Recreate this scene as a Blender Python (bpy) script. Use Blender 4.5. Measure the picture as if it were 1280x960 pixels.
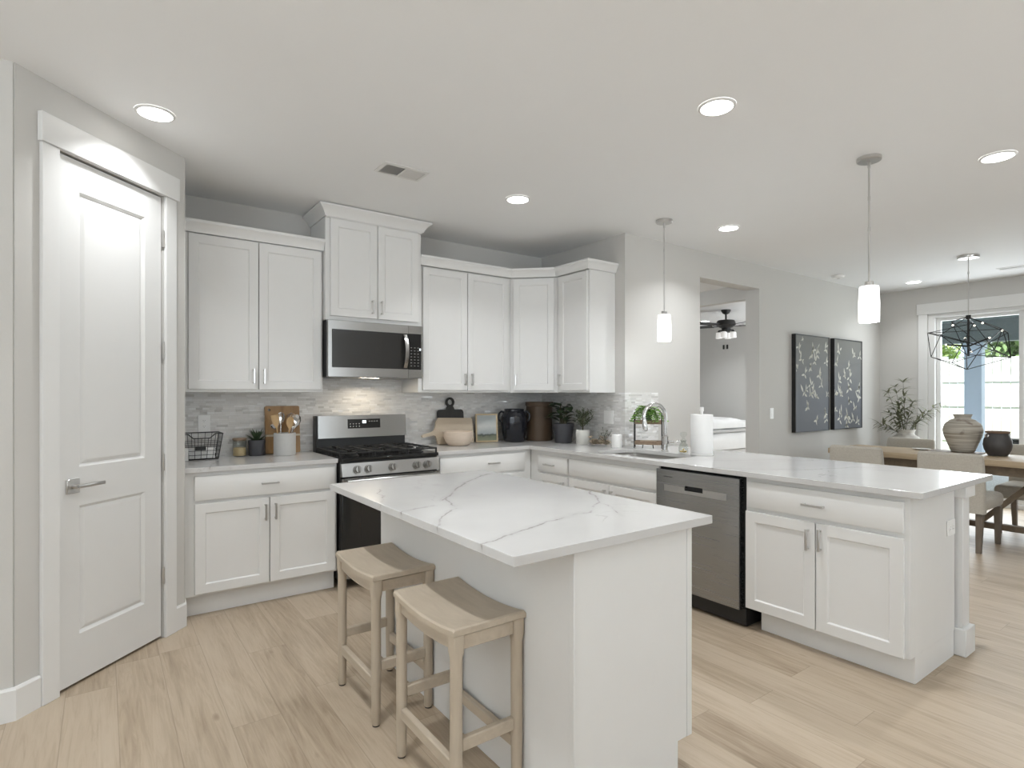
import bpy, bmesh, math, random
from mathutils import Vector, Matrix
PI = math.pi
scn = bpy.context.scene
for o in list(bpy.data.objects):
    bpy.data.objects.remove(o, do_unlink=True)
COL = scn.collection

# ------------------------------------------------------------------ camera
YAW = 0.62522
cam_d = bpy.data.cameras.new('camera')
cam = bpy.data.objects.new('camera', cam_d)
COL.objects.link(cam)
cam.location = (-3.6368, -4.5222, 1.3607)
cam.rotation_euler = (PI / 2, 0, -YAW)
cam_d.sensor_width = 36.0
cam_d.lens = 708.70 / 1280 * 36.0
cam_d.shift_y = 12.37 / 1280
cam_d.clip_start = 0.05
cam_d.clip_end = 200
scn.camera = cam

# ------------------------------------------------------------------ world, sun, big lights, exposure
vs = scn.view_settings
vs.view_transform = 'Standard'
vs.look = 'None'
vs.gamma = 1.0
vs.use_curve_mapping = False
vs.exposure = 0.39
scn.display_settings.display_device = 'sRGB'

world = bpy.data.worlds.new('world')
scn.world = world
world.use_nodes = True
wn = world.node_tree
bg = wn.nodes['Background']
bg.inputs[0].default_value = (0.80, 0.90, 1.0, 1)
bg.inputs[1].default_value = 1.6


def lamp(name, kind, loc, energy, color=(1, 1, 1), rot=(0, 0, 0), **kw):
    d = bpy.data.lights.new(name, kind)
    d.energy = energy
    d.color = color
    for k, v in kw.items():
        setattr(d, k, v)
    o = bpy.data.objects.new(name, d)
    o.location = loc
    o.rotation_euler = rot
    COL.objects.link(o)
    return o


DAY = (0.90, 0.955, 1.0)
WARM = (0.945, 0.975, 1.0)
# sun over the roof of the house: it only reaches the back yard
lamp('sun', 'SUN', (0, 0, 20), 6.0, (1.0, 0.96, 0.9), (math.radians(-24), math.radians(-42), 0), angle=0.01)
# ceiling fill lamps added at the living room windows, aimed upward; daylight at patio door
lamp('ceiling_fill', 'AREA', (-0.9, -8.40, 1.55), 110, DAY, (math.radians(166), 0, 0), shape='RECTANGLE', size=2.6, size_y=2.2)
lamp('ceiling_fill', 'AREA', (-6.90, -5.0, 1.55), 115, DAY, (math.radians(166), 0, -PI / 2), shape='RECTANGLE', size=2.6, size_y=2.2)
lamp('patio_daylight', 'AREA', (5.32, -2.62, 1.25), 45, (0.9, 0.95, 1.0), (math.radians(90), 0, math.radians(90)), shape='RECTANGLE', size=1.7, size_y=2.2)
DL_W = 6.1


# ------------------------------------------------------------------ materials
MATS = {}


class NT:
    def __init__(s, name):
        s.m = bpy.data.materials.new(name)
        s.m.use_nodes = True
        s.t = s.m.node_tree
        s.bsdf = s.t.nodes['Principled BSDF']
        MATS[name] = s.m

    def n(s, typ, **kw):
        nd = s.t.nodes.new(typ)
        for k, v in kw.items():
            setattr(nd, k, v)
        return nd

    def l(s, a, b):
        s.t.links.new(a, b)

    def setv(s, sock, v):
        if hasattr(v, 'links') or hasattr(v, 'is_linked'):
            s.l(v, sock)
        else:
            sock.default_value = v

    def math(s, op, a, b=None, c=None, clamp=False):
        nd = s.n('ShaderNodeMath', operation=op)
        nd.use_clamp = clamp
        s.setv(nd.inputs[0], a)
        if b is not None:
            s.setv(nd.inputs[1], b)
        if c is not None:
            s.setv(nd.inputs[2], c)
        return nd.outputs[0]

    def vec(s, op, a, b=None, out=0):
        nd = s.n('ShaderNodeVectorMath', operation=op)
        s.setv(nd.inputs[0], a)
        if b is not None:
            s.setv(nd.inputs[3 if op == 'SCALE' else 1], b)
        return nd.outputs[out]

    def coord(s, which='Object'):
        return s.n('ShaderNodeTexCoord').outputs[which]

    def mapping(s, v, scale=(1, 1, 1), rot=(0, 0, 0), loc=(0, 0, 0)):
        nd = s.n('ShaderNodeMapping')
        s.l(v, nd.inputs[0])
        nd.inputs[1].default_value = loc
        nd.inputs[2].default_value = rot
        nd.inputs[3].default_value = scale
        return nd.outputs[0]

    def noise(s, v, scale=5, detail=3, rough=0.5, dist=0, out=0):
        nd = s.n('ShaderNodeTexNoise')
        if v is not None:
            s.l(v, nd.inputs['Vector'])
        nd.inputs['Scale'].default_value = scale
        nd.inputs['Detail'].default_value = detail
        nd.inputs['Roughness'].default_value = rough
        nd.inputs['Distortion'].default_value = dist
        return nd.outputs[out]

    def ramp(s, f, stops):
        nd = s.n('ShaderNodeValToRGB')
        s.l(f, nd.inputs[0])
        cr = nd.color_ramp
        while len(cr.elements) < len(stops):
            cr.elements.new(0.5)
        for e, (p, c) in zip(cr.elements, stops):
            e.position = p
            e.color = (c, c, c, 1) if isinstance(c, (int, float)) else (*c, 1)
        return nd.outputs[0]

    def mix(s, f, a, b, mode='MIX'):
        nd = s.n('ShaderNodeMix', data_type='RGBA', blend_type=mode)
        s.setv(nd.inputs[0], f)
        for sock, v in ((nd.inputs[6], a), (nd.inputs[7], b)):
            if isinstance(v, tuple):
                sock.default_value = (*v, 1) if len(v) == 3 else v
            else:
                s.l(v, sock)
        return nd.outputs[2]

    def bump(s, h, strength=0.2, dist=0.01):
        nd = s.n('ShaderNodeBump')
        nd.inputs['Strength'].default_value = strength
        nd.inputs['Distance'].default_value = dist
        s.l(h, nd.inputs['Height'])
        s.l(nd.outputs[0], s.bsdf.inputs['Normal'])

    def set(s, **kw):
        names = dict(col='Base Color', rough='Roughness', metal='Metallic', spec='Specular IOR Level', trans='Transmission Weight',
                     ior='IOR', alpha='Alpha', emit='Emission Color', estr='Emission Strength', coat='Coat Weight', sheen='Sheen Weight',
                     aniso='Anisotropic', sss='Subsurface Weight')
        for k, v in kw.items():
            sock = s.bsdf.inputs[names[k]]
            if isinstance(v, tuple):
                sock.default_value = (*v, 1) if len(v) == 3 else v
            else:
                s.setv(sock, v)
        return s


def flat(name, col, rough=0.5, metal=0.0, var=0.0, scale=12, bump=0.0, bscale=60, **kw):
    """a plain procedural material with a little noise in colour and roughness"""
    m = NT(name)
    m.set(col=col, rough=rough, metal=metal, **kw)
    if var:
        nz = m.noise(m.coord(), scale, 4)
        c = m.mix(nz, tuple(max(0, x * (1 - var)) for x in col), tuple(min(1, x * (1 + var)) for x in col))
        m.set(col=c)
    if bump:
        m.bump(m.noise(m.coord(), bscale, 3), bump, 0.004)
    return m.m


flat('wall_paint', (0.635, 0.62, 0.592), 0.85, var=0.012, scale=3, bump=0.05, bscale=140)
flat('ceiling_paint', (0.87, 0.87, 0.865), 0.9, var=0.012, scale=2, bump=0.06, bscale=120)
flat('trim_paint', (0.80, 0.795, 0.78), 0.42, var=0.01, bump=0.02, bscale=40)
flat('cabinet_paint', (0.80, 0.795, 0.78), 0.40, var=0.012, bump=0.02, bscale=50)
flat('pantry_door_paint', (0.77, 0.765, 0.75), 0.42, var=0.01, bump=0.02, bscale=50)
flat('nickel', (0.60, 0.59, 0.575), 0.30, 1.0)
flat('chrome', (0.72, 0.72, 0.72), 0.12, 1.0)
flat('black_metal', (0.018, 0.017, 0.016), 0.42, 0.3)
flat('cast_iron', (0.02, 0.02, 0.02), 0.55, 0.2, bump=0.15, bscale=200)
flat('black_gloss', (0.012, 0.012, 0.012), 0.12)
flat('black_plastic', (0.02, 0.02, 0.02), 0.4)
flat('dark_gap', (0.01, 0.01, 0.01), 0.7)
flat('white_plastic', (0.92, 0.915, 0.90), 0.4)
flat('dark_slot', (0.05, 0.05, 0.05), 0.6)
flat('vent_paint', (0.74, 0.73, 0.71), 0.5)
flat('charcoal_ceramic', (0.055, 0.055, 0.062), 0.55, var=0.15, bump=0.1, bscale=90)
flat('navy_glaze', (0.011, 0.012, 0.017), 0.20, var=0.4, scale=9, bump=0.8, bscale=22)
flat('brown_ceramic', (0.085, 0.053, 0.030), 0.5, var=0.18, scale=6)
flat('ribbed_charcoal', (0.06, 0.06, 0.068), 0.6, var=0.12)
flat('white_ceramic', (0.66, 0.65, 0.61), 0.6, var=0.08, scale=20, bump=0.1)
flat('stone_crock', (0.50, 0.495, 0.48), 0.75, var=0.06, scale=40, bump=0.1, bscale=150)
flat('candle_white', (0.82, 0.81, 0.79), 0.5, var=0.02)
flat('soil', (0.035, 0.028, 0.022), 0.95, var=0.4, scale=80, bump=0.6, bscale=120)
flat('paper', (0.86, 0.855, 0.84), 0.9, var=0.02, scale=30, bump=0.15, bscale=90)
flat('paper_grey', (0.66, 0.66, 0.65), 0.9, var=0.04)
flat('rice', (0.62, 0.47, 0.26), 0.8, var=0.25, scale=150, bump=0.4, bscale=220)
flat('gold_soap', (0.75, 0.52, 0.16), 0.35, var=0.25, scale=60)
flat('dried_petals', (0.60, 0.50, 0.38), 0.9, var=0.35, scale=60)
flat('dark_leaf', (0.035, 0.06, 0.025), 0.4, var=0.4, scale=20)
flat('succulent_leaf', (0.05, 0.085, 0.04), 0.5, var=0.35, scale=30)
flat('olive_leaf', (0.115, 0.135, 0.08), 0.6, var=0.35, scale=30)
flat('grey_leaf', (0.24, 0.245, 0.21), 0.7, var=0.3, scale=30)
flat('fern_leaf', (0.17, 0.33, 0.06), 0.5, var=0.4, scale=30)
flat('branch_leaf', (0.19, 0.20, 0.12), 0.6, var=0.3, scale=20)
flat('stem', (0.10, 0.09, 0.05), 0.8, var=0.2)
flat('pitted_vase', (0.60, 0.575, 0.53), 0.85, var=0.08, bump=0.2, bscale=40)
flat('pot_metal', (0.085, 0.08, 0.08), 0.5, 0.35, var=0.35, scale=10)
flat('pot_ring', (0.85, 0.85, 0.86), 0.15, 1.0)
flat('pot_rim', (0.22, 0.14, 0.09), 0.6, var=0.2)
flat('fan_black', (0.02, 0.02, 0.02), 0.5)
flat('bedding', (0.74, 0.735, 0.72), 0.9, var=0.05, scale=6, bump=0.5, bscale=9)
flat('bedding_grey', (0.50, 0.50, 0.49), 0.9, var=0.06, scale=6, bump=0.4, bscale=12)
flat('bed_skirt', (0.70, 0.695, 0.68), 0.9, var=0.08, scale=14, bump=0.7, bscale=14)
flat('fence_vinyl', (0.83, 0.83, 0.82), 0.5, var=0.03)
flat('post_paint', (0.60, 0.70, 0.85), 0.5, var=0.02)
flat('porch_paint', (0.20, 0.24, 0.25), 0.6, var=0.04)
flat('porch_beam_paint', (0.70, 0.73, 0.78), 0.5, var=0.03)
flat('concrete', (0.62, 0.61, 0.59), 0.9, var=0.06, bump=0.2)
flat('lawn', (0.25, 0.33, 0.12), 0.95, var=0.35, scale=8, bump=0.5)
flat('bush_leaf', (0.50, 0.62, 0.26), 0.6, var=0.5, scale=3)
flat('bush_leaf_dark', (0.20, 0.30, 0.12), 0.6, var=0.5, scale=3)
flat('bark', (0.16, 0.12, 0.09), 0.9, var=0.3)
flat('grill_lid', (0.20, 0.23, 0.28), 0.35, 0.6, var=0.1)
flat('art_mark', (0.66, 0.65, 0.58), 0.8, var=0.15, scale=30)
flat('art_frame_black', (0.012, 0.012, 0.012), 0.5)
flat('gold_frame', (0.42, 0.32, 0.19), 0.4, 0.3, var=0.1)
flat('mat_white', (0.78, 0.775, 0.75), 0.7)
flat('bone', (0.72, 0.64, 0.50), 0.7)


def emis(name, col, s, base=(0.8, 0.8, 0.8)):
    m = NT(name)
    m.set(col=base, rough=0.5, emit=col, estr=s)
    return m.m


emis('lens_glow', (1.0, 0.985, 0.96), 8.0)
emis('shade_glow', (1.0, 0.98, 0.95), 1.5)
emis('bulb_glow', (1.0, 0.93, 0.80), 1.5)
emis('clock_glow', (0.85, 0.95, 1.0), 2.0, (0.02, 0.02, 0.02))
emis('fan_glass', (1.0, 0.97, 0.92), 0.25)


def m_glass(name, col=(1, 1, 1), rough=0.0):
    m = NT(name)
    m.t.nodes.remove(m.bsdf)
    out = m.t.nodes['Material Output']
    tr = m.n('ShaderNodeBsdfTransparent')
    tr.inputs[0].default_value = (*col, 1)
    gl = m.n('ShaderNodeBsdfGlossy')
    gl.inputs['Roughness'].default_value = rough
    lw = m.n('ShaderNodeLayerWeight')
    lw.inputs[0].default_value = 0.5
    mx = m.n('ShaderNodeMixShader')
    m.l(m.math('MULTIPLY_ADD', m.math('POWER', lw.outputs[1], 3.5), 0.5, 0.04), mx.inputs[0])
    m.l(tr.outputs[0], mx.inputs[1])
    m.l(gl.outputs[0], mx.inputs[2])
    m.l(mx.outputs[0], out.inputs[0])
    return m.m


m_glass('clear_glass', (0.93, 0.94, 0.93))
m_glass('window_glass', (0.97, 0.98, 0.98))


def m_steel(name, col, rough=0.28, axis='x'):
    m = NT(name)
    sc = dict(x=(2, 220, 220), z=(220, 220, 2), y=(220, 2, 220))[axis]
    nz = m.noise(m.mapping(m.coord(), sc), 1.0, 2)
    m.set(col=m.mix(nz, tuple(c * 0.98 for c in col), tuple(min(1, c * 1.02) for c in col)), metal=1.0,
          rough=m.math('MULTIPLY_ADD', nz, 0.03, rough - 0.015), aniso=0.75)
    m.bsdf.inputs['Anisotropic Rotation'].default_value = 0.25
    tg = m.n('ShaderNodeTangent', direction_type='RADIAL', axis='Z')
    m.l(tg.outputs[0], m.bsdf.inputs['Tangent'])
    return m.m


m_steel('steel', (0.385, 0.38, 0.37), 0.24, 'x')
m_steel('steel_cool', (0.40, 0.41, 0.42), 0.27, 'x')
m_steel('steel_band', (0.56, 0.565, 0.57), 0.36, 'x')
flat('dark_window', (0.035, 0.034, 0.033), 0.06)
m_steel('steel_dark', (0.36, 0.355, 0.345), 0.38, 'x')
m_steel('sink_steel', (0.42, 0.41, 0.39), 0.35, 'y')


def m_wood(name, c0, c1, grain=(3, 40, 40), rough=0.5, bump=0.08):
    m = NT(name)
    v = m.mapping(m.coord(), grain)
    n1 = m.noise(v, 1.0, 5, 0.6, 0.6)
    n2 = m.noise(m.coord(), 4.0, 2)
    f = m.math('MULTIPLY_ADD', n1, 0.75, m.math('MULTIPLY', n2, 0.25))
    m.set(col=m.ramp(f, [(0.3, c0), (0.7, c1)]), rough=rough)
    m.bump(n1, bump, 0.003)
    return m.m


m_wood('stool_oak', (0.46, 0.385, 0.295), (0.58, 0.495, 0.39), (30, 4, 30), 0.55)
m_wood('stool_oak_leg', (0.47, 0.395, 0.305), (0.58, 0.495, 0.39), (34, 34, 3), 0.55)
m_wood('pale_board', (0.46, 0.375, 0.28), (0.57, 0.48, 0.37), (5, 40, 40), 0.6)
m_wood('white_wood', (0.60, 0.49, 0.39), (0.72, 0.61, 0.50), (8, 8, 50), 0.65)
m_wood('acacia', (0.27, 0.15, 0.065), (0.47, 0.29, 0.13), (26, 26, 4), 0.5)
m_wood('utensil_wood', (0.44, 0.28, 0.13), (0.57, 0.39, 0.20), (50, 50, 5), 0.55)
m_wood('table_wood', (0.40, 0.30, 0.19), (0.56, 0.44, 0.30), (40, 3, 40), 0.5)
m_wood('table_dark', (0.15, 0.11, 0.075), (0.25, 0.19, 0.13), (20, 20, 20), 0.6)
m_wood('chair_leg_wood', (0.15, 0.12, 0.095), (0.23, 0.19, 0.145), (40, 40, 4), 0.55)
m_wood('shelf_wood', (0.22, 0.15, 0.10), (0.36, 0.26, 0.18), (40, 4, 40), 0.6)
m_wood('black_wood', (0.014, 0.013, 0.012), (0.024, 0.022, 0.02), (30, 30, 4), 0.5)


def m_fabric(name, c, c2):
    m = NT(name)
    co = m.coord()
    a = m.noise(m.mapping(co, (260, 260, 40)), 1, 2)
    b = m.noise(m.mapping(co, (40, 40, 260)), 1, 2)
    f = m.math('MULTIPLY_ADD', a, 0.5, m.math('MULTIPLY', b, 0.5))
    m.set(col=m.ramp(f, [(0.35, c), (0.65, c2)]), rough=0.95, sheen=0.2)
    m.bump(f, 0.25, 0.002)
    return m.m


m_fabric('linen', (0.47, 0.435, 0.375), (0.58, 0.545, 0.48))


def m_floor():
    m = NT('oak_floor')
    co = m.coord()
    sep = m.n('ShaderNodeSeparateXYZ')
    m.l(co, sep.inputs[0])
    x, y = sep.outputs[0], sep.outputs[1]
    W, L = 0.188, 1.35
    r = m.math('DIVIDE', m.math('ADD', x, 19.941), W)
    row = m.math('FLOOR', r)
    w1 = m.n('ShaderNodeTexWhiteNoise', noise_dimensions='1D')
    m.l(row, w1.inputs['W'])
    yy = m.math('DIVIDE', m.math('ADD', m.math('MULTIPLY', w1.outputs[0], L), m.math('ADD', y, 30.0)), L)
    cell = m.math('FLOOR', yy)
    cv = m.n('ShaderNodeCombineXYZ')
    m.l(row, cv.inputs[0])
    m.l(cell, cv.inputs[1])
    w2 = m.n('ShaderNodeTexWhiteNoise', noise_dimensions='2D')
    m.l(cv.outputs[0], w2.inputs['Vector'])
    rnd = w2.outputs[0]
    off = m.vec('ADD', co, m.vec('SCALE', w2.outputs[1], 13.0))
    g1 = m.noise(m.mapping(off, (34, 2.2, 1)), 1.0, 6, 0.66, 1.4)
    g2 = m.noise(m.mapping(off, (5, 0.7, 1)), 1.0, 3, 0.5, 2.0)
    g3 = m.noise(m.mapping(off, (120, 5, 1)), 1.0, 2)
    f = m.math('ADD', m.math('MULTIPLY', g1, 0.50), m.math('ADD', m.math('MULTIPLY', g2, 0.38), m.math('MULTIPLY', g3, 0.12)))
    f = m.math('ADD', f, m.math('MULTIPLY', m.math('SUBTRACT', rnd, 0.5), 0.13))
    col = m.ramp(f, [(0.27, (0.24, 0.175, 0.115)), (0.41, (0.385, 0.30, 0.212)), (0.55, (0.485, 0.392, 0.290)), (0.75, (0.55, 0.458, 0.350))])
    # a few dark knots
    kn = m.noise(m.mapping(off, (13, 4.0, 1)), 1.0, 1)
    kf = m.ramp(kn, [(0.19, 0.8), (0.27, 0.0)])
    col = m.mix(kf, col, (0.26, 0.185, 0.12))
    # seams between planks
    fx = m.math('FRACT', r)
    fy = m.math('FRACT', yy)
    dx = m.math('MULTIPLY', m.math('MINIMUM', fx, m.math('SUBTRACT', 1.0, fx)), W)
    dy = m.math('MULTIPLY', m.math('MINIMUM', fy, m.math('SUBTRACT', 1.0, fy)), L)
    d = m.math('MINIMUM', dx, dy)
    seam = m.math('SUBTRACT', 1.0, m.math('DIVIDE', d, 0.0022, clamp=True), clamp=True)
    col = m.mix(m.math('MULTIPLY', seam, 0.55), col, (0.20, 0.15, 0.10))
    m.set(col=col, rough=m.math('MULTIPLY_ADD', g1, 0.15, 0.36), spec=0.45)
    h = m.math('SUBTRACT', m.math('MULTIPLY', g1, 0.25), seam)
    m.bump(h, 0.16, 0.002)


m_floor()


def m_tile():
    m = NT('mosaic_tile')
    co = m.coord()
    sep = m.n('ShaderNodeSeparateXYZ')
    m.l(co, sep.inputs[0])
    u = m.math('ADD', sep.outputs[0], sep.outputs[1])
    z = sep.outputs[2]
    H = 0.0155
    r = m.math('DIVIDE', m.math('ADD', z, 1.0), H)
    row = m.math('FLOOR', r)
    w1 = m.n('ShaderNodeTexWhiteNoise', noise_dimensions='1D')
    m.l(row, w1.inputs['W'])
    Lr = m.math('MULTIPLY_ADD', w1.outputs[0], 0.06, 0.035)
    uu = m.math('DIVIDE', m.math('ADD', u, m.math('MULTIPLY_ADD', w1.outputs[0], 7.3, 20.0)), Lr)
    cell = m.math('FLOOR', uu)
    cv = m.n('ShaderNodeCombineXYZ')
    m.l(row, cv.inputs[0])
    m.l(cell, cv.inputs[1])
    w2 = m.n('ShaderNodeTexWhiteNoise', noise_dimensions='2D')
    m.l(cv.outputs[0], w2.inputs['Vector'])
    rnd = w2.outputs[0]
    sepc = m.n('ShaderNodeSeparateXYZ')
    m.l(w2.outputs[1], sepc.inputs[0])
    rnd2 = sepc.outputs[1]
    col = m.ramp(rnd, [(0.0, (0.70, 0.685, 0.66)), (0.3, (0.76, 0.75, 0.73)), (0.8, (0.80, 0.79, 0.775)), (0.93, (0.85, 0.845, 0.835)), (1.0, (0.88, 0.88, 0.87))])
    streak = m.noise(m.mapping(co, (8, 8, 90)), 1.0, 3)
    col = m.mix(m.math('MULTIPLY', streak, 0.22), col, (0.60, 0.58, 0.55))
    fx, fz = m.math('FRACT', uu), m.math('FRACT', r)
    dx = m.math('MULTIPLY', m.math('MINIMUM', fx, m.math('SUBTRACT', 1.0, fx)), Lr)
    dz = m.math('MULTIPLY', m.math('MINIMUM', fz, m.math('SUBTRACT', 1.0, fz)), H)
    seam = m.math('SUBTRACT', 1.0, m.math('DIVIDE', m.math('MINIMUM', dx, dz), 0.0016, clamp=True), clamp=True)
    col = m.mix(m.math('MULTIPLY', seam, 0.6), col, (0.60, 0.59, 0.57))
    glossy = m.math('GREATER_THAN', rnd2, 0.55)
    rough = m.math('MULTIPLY_ADD', glossy, -0.34, 0.42)
    m.set(col=col, rough=m.math('ADD', rough, m.math('MULTIPLY', seam, 0.4)), spec=0.5)
    # every tile sits at its own slight tilt
    geo = m.n('ShaderNodeNewGeometry')
    tl = m.vec('SCALE', m.vec('SUBTRACT', w2.outputs[1], (0.5, 0.5, 0.5)), m.math('MULTIPLY_ADD', glossy, 0.50, 0.05))
    bp = m.n('ShaderNodeBump')
    bp.inputs['Strength'].default_value = 0.35
    bp.inputs['Distance'].default_value = 0.002
    m.l(m.math('SUBTRACT', 1.0, seam), bp.inputs['Height'])
    m.l(m.vec('NORMALIZE', m.vec('ADD', geo.outputs['Normal'], tl)), bp.inputs['Normal'])
    m.l(bp.outputs[0], m.bsdf.inputs['Normal'])


m_tile()


def m_quartz(name, veins=(), soft=()):
    """white quartz: faint clouds plus grey veins that follow the given (x, y) poly-lines"""
    m = NT(name)
    co = m.coord()
    base = m.ramp(m.noise(co, 2.2, 4), [(0.3, (0.60, 0.59, 0.58)), (0.7, (0.66, 0.655, 0.645))])
    wob = m.vec('SCALE', m.vec('SUBTRACT', m.noise(co, 7.0, 5, 0.6, 0, 1), (0.5, 0.5, 0.5)), 0.09)
    p = m.vec('MULTIPLY', m.vec('ADD', co, wob), (1, 1, 0.35))
    dmin = None
    for line, wid in veins:
        for (a, b) in zip(line[:-1], line[1:]):
            a3, d3 = Vector((a[0], a[1], 0.91 * 0.35)), Vector((b[0] - a[0], b[1] - a[1], 0))
            q = m.vec('SUBTRACT', p, tuple(a3))
            t = m.math('DIVIDE', m.vec('DOT_PRODUCT', q, tuple(d3), out=1), d3.length_squared, clamp=True)
            dd = m.vec('LENGTH', m.vec('SUBTRACT', q, m.vec('SCALE', tuple(d3), t)), out=1)
            dd = m.math('DIVIDE', dd, wid)
            dmin = dd if dmin is None else m.math('MINIMUM', dmin, dd)
    col = base
    patch = m.noise(co, 6.0, 3)
    if dmin is not None:
        core = m.math('SUBTRACT', 1.0, m.math('DIVIDE', dmin, 1.0, clamp=True), clamp=True)
        halo = m.math('SUBTRACT', 1.0, m.math('DIVIDE', dmin, 5.0, clamp=True), clamp=True)
        k = m.math('MULTIPLY', core, m.math('MULTIPLY_ADD', patch, 1.35, 0.10), clamp=True)
        col = m.mix(m.math('MULTIPLY', halo, 0.22), col, (0.42, 0.40, 0.385))
        col = m.mix(k, col, (0.25, 0.23, 0.215))
    # thin scattered hairlines
    n = m.noise(co, 1.7, 6, 0.55, 1.0)
    hair = m.ramp(m.math('ABSOLUTE', m.math('SUBTRACT', n, 0.5)), [(0.0, 1.0), (0.008, 0.0)])
    msk = m.ramp(m.noise(co, 2.4, 2), [(0.52, 0.0), (0.66, 0.5)])
    col = m.mix(m.math('MULTIPLY', hair, msk), col, (0.36, 0.345, 0.335))
    m.set(col=col, rough=0.13, spec=0.5)


m_quartz('quartz_island', [
    ([(-1.879, -1.872), (-2.069, -1.992), (-2.208, -2.117), (-2.352, -2.291), (-2.465, -2.424)], 0.0075),
    ([(-2.431, -2.38), (-2.515, -2.606), (-2.609, -2.672), (-2.668, -2.744), (-2.774, -2.922)], 0.0060),
    ([(-1.797, -2.586), (-1.887, -2.726), (-1.982, -2.838), (-2.146, -2.953), (-2.273, -2.965), (-2.469, -3.018), (-2.576, -3.052), (-2.648, -3.079), (-2.755, -3.099)], 0.0065),
    ([(-2.569, -2.496), (-2.655, -2.512), (-2.725, -2.535)], 0.0045),
    ([(-1.797, -2.586), (-1.751, -2.447), (-1.781, -2.3)], 0.0032),
    ([(-1.982, -2.838), (-2.009, -2.94), (-2.102, -3.071)], 0.0035),
    ([(-2.603, -2.005), (-2.654, -2.219), (-2.74, -2.373)], 0.0030)])
m_quartz('quartz_counter', [
    ([(-0.66, -1.90), (-0.45, -2.05), (-0.25, -2.30), (0.05, -2.42), (0.36, -2.75)], 0.0035),
    ([(-0.66, -2.45), (-0.35, -2.80), (0.10, -2.95), (0.36, -3.20)], 0.0035),
    ([(-1.20, -0.02), (-1.10, -0.35), (-0.95, -0.65)], 0.0040),
    ([(-2.52, -0.02), (-2.70, -0.35), (-2.74, -0.65)], 0.0035),
    ([(-3.10, -0.02), (-3.02, -0.30), (-3.12, -0.65)], 0.0035)])


def m_vase():
    m = NT('ribbed_stoneware')
    co = m.coord()
    rings = m.noise(m.mapping(co, (2, 2, 60)), 1.0, 2)
    spots = m.ramp(m.noise(co, 6.0, 3), [(0.60, 0.0), (0.68, 0.8)])
    col = m.ramp(rings, [(0.35, (0.36, 0.32, 0.26)), (0.6, (0.60, 0.56, 0.49))])
    m.set(col=m.mix(spots, col, (0.24, 0.18, 0.15)), rough=0.8)


m_vase()


def m_art():
    m = NT('art_canvas')
    co = m.coord()
    sep = m.n('ShaderNodeSeparateXYZ')
    m.l(co, sep.inputs[0])
    f = m.math('MULTIPLY_ADD', m.noise(co, 5.0, 5), 0.35, m.math('MULTIPLY', sep.outputs[2], 0.75))
    m.set(col=m.ramp(f, [(0.0, (0.15, 0.16, 0.18)), (0.3, (0.19, 0.195, 0.195)), (0.7, (0.205, 0.205, 0.185))]), rough=0.75)


m_art()


def m_land():
    m = NT('small_landscape')
    co = m.coord()
    sep = m.n('ShaderNodeSeparateXYZ')
    m.l(co, sep.inputs[0])
    f = m.math('ADD', sep.outputs[2], m.math('MULTIPLY', m.math('SUBTRACT', m.noise(co, 26.0, 5), 0.5), 0.05))
    m.set(col=m.ramp(m.math('MULTIPLY', f, 4.0), [(0.0, (0.24, 0.25, 0.17)), (0.20, (0.17, 0.19, 0.13)), (0.27, (0.06, 0.07, 0.06)), (0.33, (0.33, 0.36, 0.36)), (0.6, (0.52, 0.53, 0.51)), (0.85, (0.40, 0.43, 0.43))]), rough=0.6)


m_land()


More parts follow.
